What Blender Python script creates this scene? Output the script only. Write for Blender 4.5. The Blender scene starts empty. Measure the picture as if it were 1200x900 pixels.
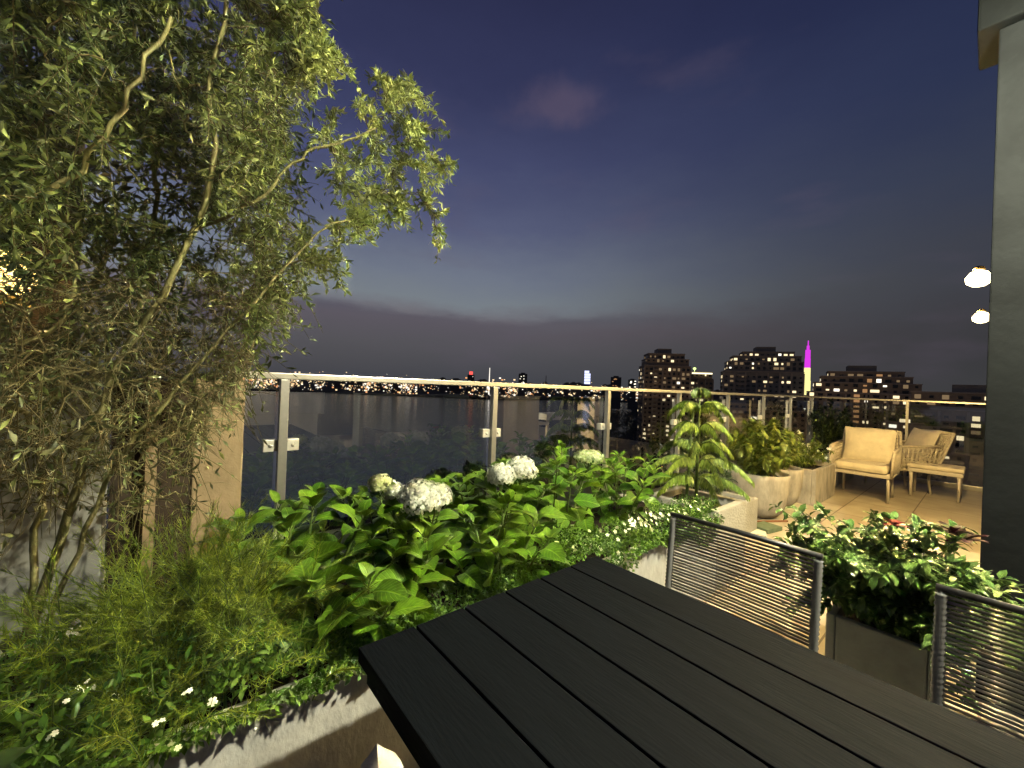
import bpy, bmesh, math, random
import numpy as np
from mathutils import Vector, Matrix

random.seed(7)
rng = np.random.default_rng(11)
R = math.radians
SC = bpy.context.scene
COL = SC.collection

# ------------------------------------------------------------------ camera
EYE = 1.40                     # the lens is level with the handrail
FPX = 474.6                    # focal length in pixels of a 1200 px wide picture
PHI = 49.8                     # the view direction, measured from the handrail's direction (+X)
ROLL = 2.27
FW = (math.cos(R(PHI)), math.sin(R(PHI)))
RT = (math.sin(R(PHI)), -math.cos(R(PHI)))
cam_d = bpy.data.cameras.new('camera')
cam_d.sensor_width = 36.0
cam_d.lens = 36.0 * FPX / 1200.0
cam_d.clip_start = 0.02
cam_d.clip_end = 60000
cam = bpy.data.objects.new('camera', cam_d)
COL.objects.link(cam)
cam.matrix_world = (Matrix.Translation((0, 0, EYE)) @ Matrix.Rotation(R(PHI - 90), 4, 'Z')
                    @ Matrix.Rotation(R(90.16), 4, 'X') @ Matrix.Rotation(R(ROLL), 4, 'Z'))
SC.camera = cam

# ------------------------------------------------------------------ sky
W = bpy.data.worlds.new('World')
SC.world = W
W.use_nodes = True
nt = W.node_tree
nt.nodes.clear()
def N(t, tree=None, **kw):
    n = (tree or nt).nodes.new(t)
    for k, v in kw.items():
        setattr(n, k, v)
    return n
def L(a, b, tree=None):
    (tree or nt).links.new(a, b)
def s2l(c):
    c = c / 255.0
    return c / 12.92 if c <= 0.04045 else ((c + 0.055) / 1.055) ** 2.4
def rgb(r, g, b):
    return (s2l(r), s2l(g), s2l(b), 1.0)
def ramp(node, stops):
    e = node.color_ramp.elements
    while len(e) > 1:
        e.remove(e[-1])
    for i, (p, c) in enumerate(stops):
        el = e[0] if i == 0 else e.new(p)
        el.position = p
        el.color = c
tc = N('ShaderNodeTexCoord')
sep = N('ShaderNodeSeparateXYZ'); L(tc.outputs['Generated'], sep.inputs[0])
# dusk: elevation ramps for the glowing (left, over the river) and the dark (right) half of the sky
rl = N('ShaderNodeValToRGB'); rd = N('ShaderNodeValToRGB')
ramp(rl, [(0.0, rgb(72, 73, 77)), (0.06, rgb(86, 85, 88)), (0.13, rgb(106, 97, 104)), (0.20, rgb(118, 126, 134)),
          (0.26, rgb(110, 118, 134)), (0.36, rgb(86, 92, 121)), (0.48, rgb(67, 72, 106)), (0.60, rgb(50, 54, 87)), (0.74, rgb(39, 42, 72)), (1.0, rgb(29, 31, 58))])
ramp(rd, [(0.0, rgb(62, 62, 64)), (0.10, rgb(58, 58, 61)), (0.22, rgb(60, 62, 70)), (0.36, rgb(50, 57, 76)),
          (0.50, rgb(38, 47, 75)), (0.66, rgb(28, 36, 67)), (1.0, rgb(21, 24, 48))])
nz0 = N('ShaderNodeTexNoise'); nz0.inputs['Scale'].default_value = 3.2; nz0.inputs['Detail'].default_value = 7; nz0.inputs['Roughness'].default_value = .6
mp0 = N('ShaderNodeMapping'); mp0.inputs['Scale'].default_value = (1, 1, 2.6); L(tc.outputs['Generated'], mp0.inputs[0]); L(mp0.outputs[0], nz0.inputs['Vector'])
zp = N('ShaderNodeMath', operation='MULTIPLY_ADD'); L(nz0.outputs['Fac'], zp.inputs[0]); zp.inputs[1].default_value = .12
zo = N('ShaderNodeMath', operation='SUBTRACT'); L(sep.outputs['Z'], zo.inputs[0]); zo.inputs[1].default_value = .06; L(zo.outputs[0], zp.inputs[2])
L(zp.outputs[0], rl.inputs[0]); L(zp.outputs[0], rd.inputs[0])
dotp = N('ShaderNodeVectorMath', operation='DOT_PRODUCT')
L(tc.outputs['Generated'], dotp.inputs[0])
dotp.inputs[1].default_value = (RT[0], RT[1], 0.0)
az = N('ShaderNodeMapRange', interpolation_type='SMOOTHSTEP')
L(dotp.outputs['Value'], az.inputs[0])
az.inputs[1].default_value = -0.12; az.inputs[2].default_value = 0.82
mixa = N('ShaderNodeMix', data_type='RGBA')
L(az.outputs[0], mixa.inputs[0]); L(rl.outputs[0], mixa.inputs[6]); L(rd.outputs[0], mixa.inputs[7])
# low cloud bank with a ragged top
mp = N('ShaderNodeMapping'); mp.inputs['Scale'].default_value = (2.0, 2.0, 9.0)
L(tc.outputs['Generated'], mp.inputs[0])
nz = N('ShaderNodeTexNoise'); nz.inputs['Scale'].default_value = 2.2; nz.inputs['Detail'].default_value = 6; nz.inputs['Roughness'].default_value = 0.55
L(mp.outputs[0], nz.inputs['Vector'])
ed = N('ShaderNodeMath', operation='MULTIPLY_ADD'); L(nz.outputs['Fac'], ed.inputs[0]); ed.inputs[1].default_value = 0.085; ed.inputs[2].default_value = 0.128
df = N('ShaderNodeMath', operation='SUBTRACT'); L(ed.outputs[0], df.inputs[0]); L(sep.outputs['Z'], df.inputs[1])
bk = N('ShaderNodeMapRange', interpolation_type='SMOOTHSTEP'); L(df.outputs[0], bk.inputs[0])
bk.inputs[1].default_value = -0.012; bk.inputs[2].default_value = 0.022
bank = N('ShaderNodeMix', data_type='RGBA')
bkm = N('ShaderNodeMath', operation='MULTIPLY'); L(bk.outputs[0], bkm.inputs[0]); 
bki = N('ShaderNodeMath', operation='MULTIPLY_ADD'); L(az.outputs[0], bki.inputs[0]); bki.inputs[1].default_value = -0.95; bki.inputs[2].default_value = 0.88
L(bki.outputs[0], bkm.inputs[1])
L(bkm.outputs[0], bank.inputs[0]); L(mixa.outputs[2], bank.inputs[6])
br = N('ShaderNodeValToRGB')
ramp(br, [(0.0, rgb(66, 68, 74)), (0.09, rgb(80, 80, 86)), (0.15, rgb(88, 84, 94)), (0.19, rgb(74, 76, 92)), (1.0, rgb(74, 76, 92))])
L(sep.outputs['Z'], br.inputs[0]); 
bd = N('ShaderNodeMix', data_type='RGBA'); L(az.outputs[0], bd.inputs[0]); L(br.outputs[0], bd.inputs[6]); bd.inputs[7].default_value = rgb(60, 60, 64)
L(bd.outputs[2], bank.inputs[7])
# faint mauve wisps higher up
mp2 = N('ShaderNodeMapping'); mp2.inputs['Scale'].default_value = (1.6, 1.6, 4.5); mp2.inputs['Location'].default_value = (0.35, 0.1, 0.2)
L(tc.outputs['Generated'], mp2.inputs[0])
nz2 = N('ShaderNodeTexNoise'); nz2.inputs['Scale'].default_value = 2.6; nz2.inputs['Detail'].default_value = 5
L(mp2.outputs[0], nz2.inputs['Vector'])
wr = N('ShaderNodeMapRange', interpolation_type='SMOOTHSTEP'); L(nz2.outputs['Fac'], wr.inputs[0])
wr.inputs[1].default_value = 0.54; wr.inputs[2].default_value = 0.80
wr.inputs[4].default_value = 0.22
wisp = N('ShaderNodeMix', data_type='RGBA'); L(wr.outputs[0], wisp.inputs[0]); L(bank.outputs[2], wisp.inputs[6]); wisp.inputs[7].default_value = rgb(98, 86, 104)
cdir = Vector((FW[0] * FPX + RT[0] * 40, FW[1] * FPX + RT[1] * 40, 329)).normalized()
cs = N('ShaderNodeVectorMath', operation='SUBTRACT'); L(tc.outputs['Generated'], cs.inputs[0]); cs.inputs[1].default_value = cdir
cm = N('ShaderNodeVectorMath', operation='MULTIPLY'); L(cs.outputs[0], cm.inputs[0]); cm.inputs[1].default_value = (8.0, 8.0, 21.0)
cl = N('ShaderNodeVectorMath', operation='LENGTH'); L(cm.outputs[0], cl.inputs[0])
nz3 = N('ShaderNodeTexNoise'); nz3.inputs['Scale'].default_value = 11; nz3.inputs['Detail'].default_value = 6; L(tc.outputs['Generated'], nz3.inputs['Vector'])
cn = N('ShaderNodeMath', operation='MULTIPLY_ADD'); L(nz3.outputs['Fac'], cn.inputs[0]); cn.inputs[1].default_value = 1.7; cn.inputs[2].default_value = -.55
cd = N('ShaderNodeMath', operation='SUBTRACT'); L(cn.outputs[0], cd.inputs[0]); L(cl.outputs['Value'], cd.inputs[1])
cr_ = N('ShaderNodeMapRange', interpolation_type='SMOOTHSTEP'); L(cd.outputs[0], cr_.inputs[0]); cr_.inputs[1].default_value = -.75; cr_.inputs[2].default_value = .25; cr_.inputs[4].default_value = .5
cloud = N('ShaderNodeMix', data_type='RGBA'); L(cr_.outputs[0], cloud.inputs[0]); L(wisp.outputs[2], cloud.inputs[6]); cloud.inputs[7].default_value = rgb(96, 84, 104)
sky = N('ShaderNodeTexSky', sky_type='NISHITA', sun_disc=False)
sky.sun_elevation = R(-3.0); sky.sun_rotation = R(300)
skm = N('ShaderNodeVectorMath', operation='SCALE'); L(sky.outputs[0], skm.inputs[0]); skm.inputs[3].default_value = 0.05
add = N('ShaderNodeVectorMath', operation='ADD'); L(cloud.outputs[2], add.inputs[0]); L(skm.outputs[0], add.inputs[1])
bg = N('ShaderNodeBackground'); L(add.outputs[0], bg.inputs[0]); bg.inputs[1].default_value = 1.0
wo = N('ShaderNodeOutputWorld'); L(bg.outputs[0], wo.inputs[0])

# ------------------------------------------------------------------ lamps' light, added fill lights, exposure
def point(name, loc, power, col, rad):
    d = bpy.data.lights.new(name, 'POINT')
    d.energy = power; d.color = col; d.shadow_soft_size = rad
    o = bpy.data.objects.new(name, d); o.location = loc
    COL.objects.link(o)
    return o
WARM = (1.0, 0.80, 0.50)
WARMER = (1.0, 0.70, 0.26)
KEY_AT = (1.9, -0.35, 3.00)
PATIO_AT = ((4.0, 0.07, 2.22), (5.9, 0.078, 2.23))
point('pendant_light', (KEY_AT[0], KEY_AT[1], KEY_AT[2] - 0.18), 1000, (1.0, 0.95, 0.70), 0.03)
for i, p in enumerate(PATIO_AT):
    point('wall_lamp_light', (p[0], p[1] + 0.16, p[2] - 0.10), 300, WARMER, 0.06)
point('neighbour_lamp_light', (-0.62, 2.80, 1.80), 10, (1.0, 0.6, 0.2), 0.05)
bl_ = point('counter_fill_light', (.3, -2.9, 2.9), 1300, (1.0, 0.92, 0.74), 0.08)  # added fill without a fixture, brightens the counter mirrored in the glass
bl_.data.type = 'SPOT'; bl_.data.spot_size = R(105); bl_.data.spot_blend = .5
bl_.rotation_euler = Vector((0.2, -1.7, -2.0)).to_track_quat('-Z', 'Y').to_euler()
pl_ = point('porch_fill_light', (5.0, -1.0, 2.70), 700, (1.0, 0.82, 0.50), 0.08)  # added fill so the porch furniture shows in the glass
pl_.data.type = 'SPOT'; pl_.data.spot_size = R(95); pl_.data.spot_blend = .6; pl_.rotation_euler = (0, R(12), 0)
SC.view_settings.view_transform = 'Standard'
SC.view_settings.look = 'None'
SC.view_settings.gamma = 1
SC.view_settings.exposure = 0.0
SC.cycles.max_bounces = 8
SC.cycles.transparent_max_bounces = 24
SC.cycles.sample_clamp_indirect = 4.0
SC.cycles.use_denoising = True

# ------------------------------------------------------------------ pixel maths (1200 x 900 picture)
def ray(px, py):
    dx, dy = px - 600.0, py - 450.0
    c, s = math.cos(R(ROLL)), math.sin(R(ROLL))
    return dx * c + dy * s, -dx * s + dy * c - 1.3
def at_y(px, py, Y):           # the point seen at a pixel, on the plane Y
    a, b = ray(px, py)
    k = Y / (FPX * FW[1] + a * RT[1])
    return Vector((k * (FPX * FW[0] + a * RT[0]), Y, EYE - b * k))
def at_f(px, py, fwd):         # ... at a distance along the view direction
    a, b = ray(px, py)
    k = fwd / FPX
    return Vector((k * (FPX * FW[0] + a * RT[0]), k * (FPX * FW[1] + a * RT[1]), EYE - b * k))

# ------------------------------------------------------------------ materials
MATS = {}
def pmat(name, col, rough=0.6, metal=0.0, spec=0.5, nscale=None, namt=0.25, bump=0.0, bscale=None, col2=None, stretch=None, emit=None, estr=0.0, detail=5):
    m = bpy.data.materials.new(name); m.use_nodes = True
    t = m.node_tree; b = t.nodes['Principled BSDF']
    b.inputs['Base Color'].default_value = (*col, 1)
    b.inputs['Roughness'].default_value = rough
    b.inputs['Metallic'].default_value = metal
    b.inputs['Specular IOR Level'].default_value = spec
    if nscale:
        co = N('ShaderNodeTexCoord', t)
        mpn = N('ShaderNodeMapping', t); L(co.outputs['Object'], mpn.inputs[0], t)
        if stretch: mpn.inputs['Scale'].default_value = stretch
        no = N('ShaderNodeTexNoise', t); no.inputs['Scale'].default_value = nscale; no.inputs['Detail'].default_value = detail; no.inputs['Roughness'].default_value = 0.62
        L(mpn.outputs[0], no.inputs['Vector'], t)
        rp = N('ShaderNodeMapRange', t); L(no.outputs['Fac'], rp.inputs[0], t)
        rp.inputs[1].default_value = 0.3; rp.inputs[2].default_value = 0.7
        mx = N('ShaderNodeMix', t, data_type='RGBA'); L(rp.outputs[0], mx.inputs[0], t)
        c2 = col2 or tuple(c * (1 - namt) for c in col)
        mx.inputs[6].default_value = (*col, 1); mx.inputs[7].default_value = (*c2, 1)
        L(mx.outputs[2], b.inputs['Base Color'], t)
        rr = N('ShaderNodeMapRange', t); L(no.outputs['Fac'], rr.inputs[0], t)
        rr.inputs[3].default_value = max(0.03, rough - 0.1); rr.inputs[4].default_value = min(1, rough + 0.1)
        L(rr.outputs[0], b.inputs['Roughness'], t)
        if bump:
            nb = N('ShaderNodeTexNoise', t); nb.inputs['Scale'].default_value = bscale or nscale * 6; nb.inputs['Detail'].default_value = 6
            L(mpn.outputs[0], nb.inputs['Vector'], t)
            bp = N('ShaderNodeBump', t); bp.inputs['Strength'].default_value = bump; bp.inputs['Distance'].default_value = 0.01
            L(nb.outputs['Fac'], bp.inputs['Height'], t); L(bp.outputs[0], b.inputs['Normal'], t)
    if emit:
        b.inputs['Emission Color'].default_value = (*emit, 1); b.inputs['Emission Strength'].default_value = estr
    MATS[name] = m
    return m
def emat(name, col, strength):
    m = bpy.data.materials.new(name); m.use_nodes = True
    t = m.node_tree; t.nodes.clear()
    e = N('ShaderNodeEmission', t); e.inputs[0].default_value = (*col, 1); e.inputs[1].default_value = strength
    o = N('ShaderNodeOutputMaterial', t); L(e.outputs[0], o.inputs[0], t)
    MATS[name] = m
    return m
def leafmat(name, c1, c2, rough=0.35, trans=0.35, vein=0.0, spec=0.6, tcol=None):
    """two-sided leaf: colour varies from leaf to leaf, with a midrib and side veins"""
    m = bpy.data.materials.new(name); m.use_nodes = True
    t = m.node_tree; b = t.nodes['Principled BSDF']; out = t.nodes['Material Output']
    at = N('ShaderNodeAttribute', t); at.attribute_name = 'rnd'
    mx = N('ShaderNodeMix', t, data_type='RGBA'); L(at.outputs['Fac'], mx.inputs[0], t)
    mx.inputs[6].default_value = (*c1, 1); mx.inputs[7].default_value = (*c2, 1)
    colout = mx.outputs[2]
    if vein > 0:
        uv = N('ShaderNodeUVMap', t); sp = N('ShaderNodeSeparateXYZ', t); L(uv.outputs[0], sp.inputs[0], t)
        du = N('ShaderNodeMath', t, operation='SUBTRACT'); L(sp.outputs[0], du.inputs[0], t); du.inputs[1].default_value = 0.5
        ab = N('ShaderNodeMath', t, operation='ABSOLUTE'); L(du.outputs[0], ab.inputs[0], t)
        mr = N('ShaderNodeMapRange', t); L(ab.outputs[0], mr.inputs[0], t)
        mr.inputs[1].default_value = 0.02; mr.inputs[2].default_value = 0.05; mr.inputs[3].default_value = 1; mr.inputs[4].default_value = 0
        ph = N('ShaderNodeMath', t, operation='MULTIPLY_ADD'); L(ab.outputs[0], ph.inputs[0], t); ph.inputs[1].default_value = -0.55; L(sp.outputs[1], ph.inputs[2], t)
        fq = N('ShaderNodeMath', t, operation='MULTIPLY'); L(ph.outputs[0], fq.inputs[0], t); fq.inputs[1].default_value = 9.0
        fr = N('ShaderNodeMath', t, operation='FRACT'); L(fq.outputs[0], fr.inputs[0], t)
        pp = N('ShaderNodeMath', t, operation='PINGPONG'); L(fr.outputs[0], pp.inputs[0], t); pp.inputs[1].default_value = 0.5
        vr = N('ShaderNodeMapRange', t); L(pp.outputs[0], vr.inputs[0], t)
        vr.inputs[1].default_value = 0.0; vr.inputs[2].default_value = 0.14; vr.inputs[3].default_value = 0.55; vr.inputs[4].default_value = 0
        mxm = N('ShaderNodeMath', t, operation='MAXIMUM'); L(mr.outputs[0], mxm.inputs[0], t); L(vr.outputs[0], mxm.inputs[1], t)
        sc = N('ShaderNodeMath', t, operation='MULTIPLY'); L(mxm.outputs[0], sc.inputs[0], t); sc.inputs[1].default_value = vein
        m2 = N('ShaderNodeMix', t, data_type='RGBA'); L(sc.outputs[0], m2.inputs[0], t); L(colout, m2.inputs[6], t)
        m2.inputs[7].default_value = (c2[0] * 1.7 + .03, c2[1] * 1.5 + .03, c2[2] * 1.6 + .01, 1)
        colout = m2.outputs[2]
        bp = N('ShaderNodeBump', t); bp.inputs['Strength'].default_value = 0.5; bp.inputs['Distance'].default_value = 0.004; bp.invert = True
        L(mxm.outputs[0], bp.inputs['Height'], t); L(bp.outputs[0], b.inputs['Normal'], t)
    oc = N('ShaderNodeTexCoord', t); n1 = N('ShaderNodeTexNoise', t); n1.inputs['Scale'].default_value = 38; n1.inputs['Detail'].default_value = 4; L(oc.outputs['Object'], n1.inputs['Vector'], t)
    r1 = N('ShaderNodeMapRange', t); L(n1.outputs['Fac'], r1.inputs[0], t); r1.inputs[1].default_value = .38; r1.inputs[2].default_value = .66; r1.inputs[3].default_value = .80; r1.inputs[4].default_value = 1.28
    v1 = N('ShaderNodeVectorMath', t, operation='SCALE'); L(colout, v1.inputs[0], t); L(r1.outputs[0], v1.inputs[3], t)
    r2 = N('ShaderNodeMapRange', t); L(n1.outputs['Fac'], r2.inputs[0], t); r2.inputs[1].default_value = .73; r2.inputs[2].default_value = .78; r2.inputs[4].default_value = .6
    m3 = N('ShaderNodeMix', t, data_type='RGBA'); L(r2.outputs[0], m3.inputs[0], t); L(v1.outputs[0], m3.inputs[6], t); m3.inputs[7].default_value = (.12, .085, .03, 1) if not name.startswith('petal') else (*c1, 1)
    colout = m3.outputs[2]
    L(colout, b.inputs['Base Color'], t)
    b.inputs['Roughness'].default_value = rough
    b.inputs['Specular IOR Level'].default_value = spec
    tr = N('ShaderNodeBsdfTranslucent', t)
    if tcol: tr.inputs[0].default_value = (*tcol, 1)
    else: L(colout, tr.inputs[0], t)
    ms = N('ShaderNodeMixShader', t); ms.inputs[0].default_value = trans
    L(b.outputs[0], ms.inputs[1], t); L(tr.outputs[0], ms.inputs[2], t); L(ms.outputs[0], out.inputs[0], t)
    MATS[name] = m
    return m

pmat('concrete', (.33, .315, .265), .85, nscale=3, namt=.35, bump=.5, bscale=60, spec=.3)
pmat('streaked_concrete', (.46, .45, .41), .85, nscale=7, namt=.40, bump=.35, bscale=50, stretch=(1, 1, .6), spec=.3)
pmat('pot_stone', (.42, .37, .28), .8, nscale=9, namt=.55, bump=.6, bscale=45, stretch=(1, 1, .4), spec=.3)
pmat('grey_planter', (.44, .45, .38), .7, nscale=4, namt=.45, bump=.3, spec=.3)
pmat('plaster_tan', (.28, .21, .12), .85, nscale=5, namt=.25, bump=.3, spec=.2)
pmat('porch_plaster', (.62, .56, .45), .85, nscale=5, namt=.15, bump=.3, spec=.2)
pmat('plaster_grey', (.22, .22, .195), .85, nscale=3, namt=.12, bump=.3, spec=.2)
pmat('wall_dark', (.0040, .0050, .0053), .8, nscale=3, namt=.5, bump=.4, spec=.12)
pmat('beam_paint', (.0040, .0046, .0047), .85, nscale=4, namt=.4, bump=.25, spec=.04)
pmat('facade_plaster', (.46, .42, .34), .85, nscale=2, namt=.15, bump=.2, spec=.2)
pmat('brown_wall', (.05, .038, .026), .9, nscale=3, namt=.4, bump=.5, spec=.1)
pmat('floret_core', (.70, .73, .50), .8, nscale=60, namt=.3, spec=.1)
pmat('soil', (.022, .016, .011), .95, nscale=30, namt=.6, bump=1.0, bscale=70, spec=.1)
pmat('rail_metal', (.62, .58, .48), .32, metal=.85, nscale=30, namt=.12)
pmat('post_metal', (.50, .48, .42), .36, metal=.85, nscale=25, namt=.2)
pmat('plate_metal', (.78, .74, .62), .35, metal=.6, nscale=40, namt=.1)
pmat('table_paint', (.0024, .0034, .0047), .75, nscale=9, namt=.35, bump=.22, bscale=38, stretch=(4, .5, 4), spec=.055)
pmat('chair_frame', (.012, .012, .012), .45, spec=.5)
pmat('chair_cord', (.15, .15, .145), .22, spec=.7)
pmat('rope', (.62, .54, .40), .75, nscale=40, namt=.35, bump=.4, bscale=120, spec=.2)
pmat('cushion_cream', (.72, .63, .46), .85, nscale=9, namt=.22, bump=.9, bscale=11, spec=.2)
pmat('frame_cream', (.56, .50, .40), .5, nscale=30, namt=.15)
pmat('white_cloth', (.50, .44, .36), .9, nscale=16, namt=.08, bump=.3, bscale=60, spec=.1)
pmat('bark_olive', (.20, .185, .075), .85, nscale=18, namt=.45, bump=.8, bscale=60, stretch=(1, 1, .4), spec=.2)
pmat('twig', (.145, .125, .055), .8, nscale=25, namt=.4, spec=.2)
pmat('stem_green', (.10, .15, .03), .6, nscale=20, namt=.3)
pmat('brass', (.30, .22, .10), .4, metal=.8, nscale=20, namt=.2)
pmat('black_metal', (.015, .015, .015), .5)
pmat('counter_white', (.74, .72, .66), .6, nscale=6, namt=.08)
pmat('red_glass', (.5, .05, .03), .3, emit=(1, .16, .06), estr=.8)
pmat('paper_pale', (.55, .52, .40), .8, nscale=20, namt=.2)
pmat('paper_green', (.10, .13, .07), .7, nscale=20, namt=.3)
pmat('stick_brown', (.22, .09, .035), .7, nscale=20, namt=.3)
pmat('brick_dark', (.26, .20, .14), .9, nscale=.12, namt=.35, spec=.1)
pmat('brick_grey', (.24, .21, .17), .9, nscale=.12, namt=.35, spec=.1)
pmat('tower_trim', (.34, .28, .22), .9, nscale=.2, namt=.3, spec=.1)
pmat('glass_dark', (.010, .011, .013), .12, spec=.6)
pmat('far_block', (.08, .075, .07), .9, spec=.1)
pmat('land', (.018, .018, .016), .95, nscale=.02, namt=.5, spec=.1)
emat('bulb', (1.0, .80, .42), 9)
emat('warm_glow', (1.0, .66, .22), 4.5)
emat('lit_warm', (1.0, .80, .46), 1.5)
emat('lit_dim', (1.0, .68, .36), .22)
emat('lit_orange', (1.0, .52, .22), .40)
emat('lit_white', (1.0, .93, .74), 2.0)
emat('lit_strip', (1.0, .88, .55), 2.0)
emat('lamp_green', (.75, 1.0, .30), 2.0)
emat('magenta', (.78, .05, .85), 1.0)
emat('spire_yellow', (1.0, .90, .34), 1.2)
emat('screen_blue', (.62, .66, 1.0), 1.7)
emat('screen_dim', (.50, .50, .9), .8)
emat('beacon_red', (1.0, .10, .08), 1.6)
emat('city_gold', (1.0, .74, .40), 1.3)
emat('city_white', (1.0, .93, .80), 1.5)
emat('city_orange', (1.0, .45, .18), 1.1)
leafmat('hydrangea_leaf', (.030, .10, .006), (.16, .29, .018), rough=.30, trans=.28, vein=.5)
leafmat('tree_leaf', (.026, .046, .009), (.45, .52, .14), rough=.40, trans=.30)  # pale end also carries the brightness of the right-hand sprays
leafmat('dry_leaf', (.06, .07, .018), (.13, .13, .035), rough=.5, trans=.25)
leafmat('cover_leaf', (.035, .095, .007), (.13, .24, .020), rough=.42, trans=.28)
leafmat('feather_leaf', (.11, .165, .010), (.27, .34, .025), rough=.6, trans=.35)
leafmat('fern_leaf', (.13, .20, .018), (.28, .36, .045), rough=.45, trans=.35)
leafmat('pot_leaf', (.07, .115, .014), (.19, .22, .028), rough=.45, trans=.3)
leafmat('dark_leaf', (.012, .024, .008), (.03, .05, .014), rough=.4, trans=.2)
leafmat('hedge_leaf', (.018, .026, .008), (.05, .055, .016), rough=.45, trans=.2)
leafmat('glossy_leaf', (.045, .10, .018), (.12, .19, .042), rough=.24, trans=.2, vein=.25)
leafmat('petal_white', (.70, .71, .54), (.90, .89, .76), rough=.6, trans=.3, tcol=(.7, .7, .5))
leafmat('petal_green', (.45, .55, .20), (.66, .70, .38), rough=.6, trans=.3)
leafmat('petal_red', (.16, .010, .006), (.30, .03, .012), rough=.6, spec=.2, trans=.3)
leafmat('petal_dark_red', (.012, .002, .003), (.03, .004, .005), rough=.55, trans=.2, spec=.2)
leafmat('far_leaf', (.010, .016, .008), (.020, .030, .012), rough=.7, trans=.1)

# glass of the balustrade: clear, faintly grey, mirrors the lit terrace
m = bpy.data.materials.new('rail_glass'); m.use_nodes = True
t = m.node_tree; t.nodes.clear()
tb = N('ShaderNodeBsdfTransparent', t); tb.inputs[0].default_value = (.90, .92, .91, 1)
gl = N('ShaderNodeBsdfGlossy', t); gl.inputs['Roughness'].default_value = 0.0; gl.inputs[0].default_value = (.95, .97, 1, 1)
fr = N('ShaderNodeFresnel', t); fr.inputs[0].default_value = 1.6
fm = N('ShaderNodeMath', t, operation='MULTIPLY_ADD'); L(fr.outputs[0], fm.inputs[0], t); fm.inputs[1].default_value = 1.0; fm.inputs[2].default_value = .30
ge = N('ShaderNodeNewGeometry', t); iv = N('ShaderNodeMath', t, operation='SUBTRACT'); iv.inputs[0].default_value = 1; L(ge.outputs['Backfacing'], iv.inputs[1], t)
fb = N('ShaderNodeMath', t, operation='MULTIPLY'); L(fm.outputs[0], fb.inputs[0], t); L(iv.outputs[0], fb.inputs[1], t)
ms = N('ShaderNodeMixShader', t); L(fb.outputs[0], ms.inputs[0], t); L(tb.outputs[0], ms.inputs[1], t); L(gl.outputs[0], ms.inputs[2], t)
o = N('ShaderNodeOutputMaterial', t); L(ms.outputs[0], o.inputs[0], t)
MATS['rail_glass'] = m

# terrace tiles
m = bpy.data.materials.new('terrace_tiles'); m.use_nodes = True
t = m.node_tree; b = t.nodes['Principled BSDF']
co = N('ShaderNodeTexCoord', t)
bt = N('ShaderNodeTexBrick', t); bt.offset = 0.5; bt.inputs['Scale'].default_value = 1.0
bt.inputs['Brick Width'].default_value = .9; bt.inputs['Row Height'].default_value = .6; bt.inputs['Mortar Size'].default_value = .006
bt.inputs['Color1'].default_value = (.36, .31, .22, 1); bt.inputs['Color2'].default_value = (.42, .36, .26, 1); bt.inputs['Mortar'].default_value = (.12, .09, .06, 1)
L(co.outputs['Object'], bt.inputs['Vector'], t)
no = N('ShaderNodeTexNoise', t); no.inputs['Scale'].default_value = 3.5; no.inputs['Detail'].default_value = 7; L(co.outputs['Object'], no.inputs['Vector'], t)
mx = N('ShaderNodeMix', t, data_type='RGBA', blend_type='MULTIPLY'); mx.inputs[0].default_value = .7
cr = N('ShaderNodeValToRGB', t); ramp(cr, [(.3, (.55, .5, .45, 1)), (.65, (1, 1, 1, 1))]); L(no.outputs['Fac'], cr.inputs[0], t)
L(bt.outputs['Color'], mx.inputs[6], t); L(cr.outputs[0], mx.inputs[7], t); L(mx.outputs[2], b.inputs['Base Color'], t)
rr = N('ShaderNodeMapRange', t); L(no.outputs['Fac'], rr.inputs[0], t); rr.inputs[3].default_value = .35; rr.inputs[4].default_value = .75; L(rr.outputs[0], b.inputs['Roughness'], t)
MATS['terrace_tiles'] = m
# river
m = bpy.data.materials.new('river_water'); m.use_nodes = True
t = m.node_tree; b = t.nodes['Principled BSDF']
b.inputs['Base Color'].default_value = (.040, .039, .036, 1); b.inputs['Specular IOR Level'].default_value = .7; b.inputs['Roughness'].default_value = .12
co = N('ShaderNodeTexCoord', t); no = N('ShaderNodeTexNoise', t); no.inputs['Scale'].default_value = .09; no.inputs['Detail'].default_value = 8
L(co.outputs['Object'], no.inputs['Vector'], t)
bp = N('ShaderNodeBump', t); bp.inputs['Strength'].default_value = .38; bp.inputs['Distance'].default_value = 2.0
L(no.outputs['Fac'], bp.inputs['Height'], t); L(bp.outputs[0], b.inputs['Normal'], t)
MATS['river_water'] = m

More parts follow.
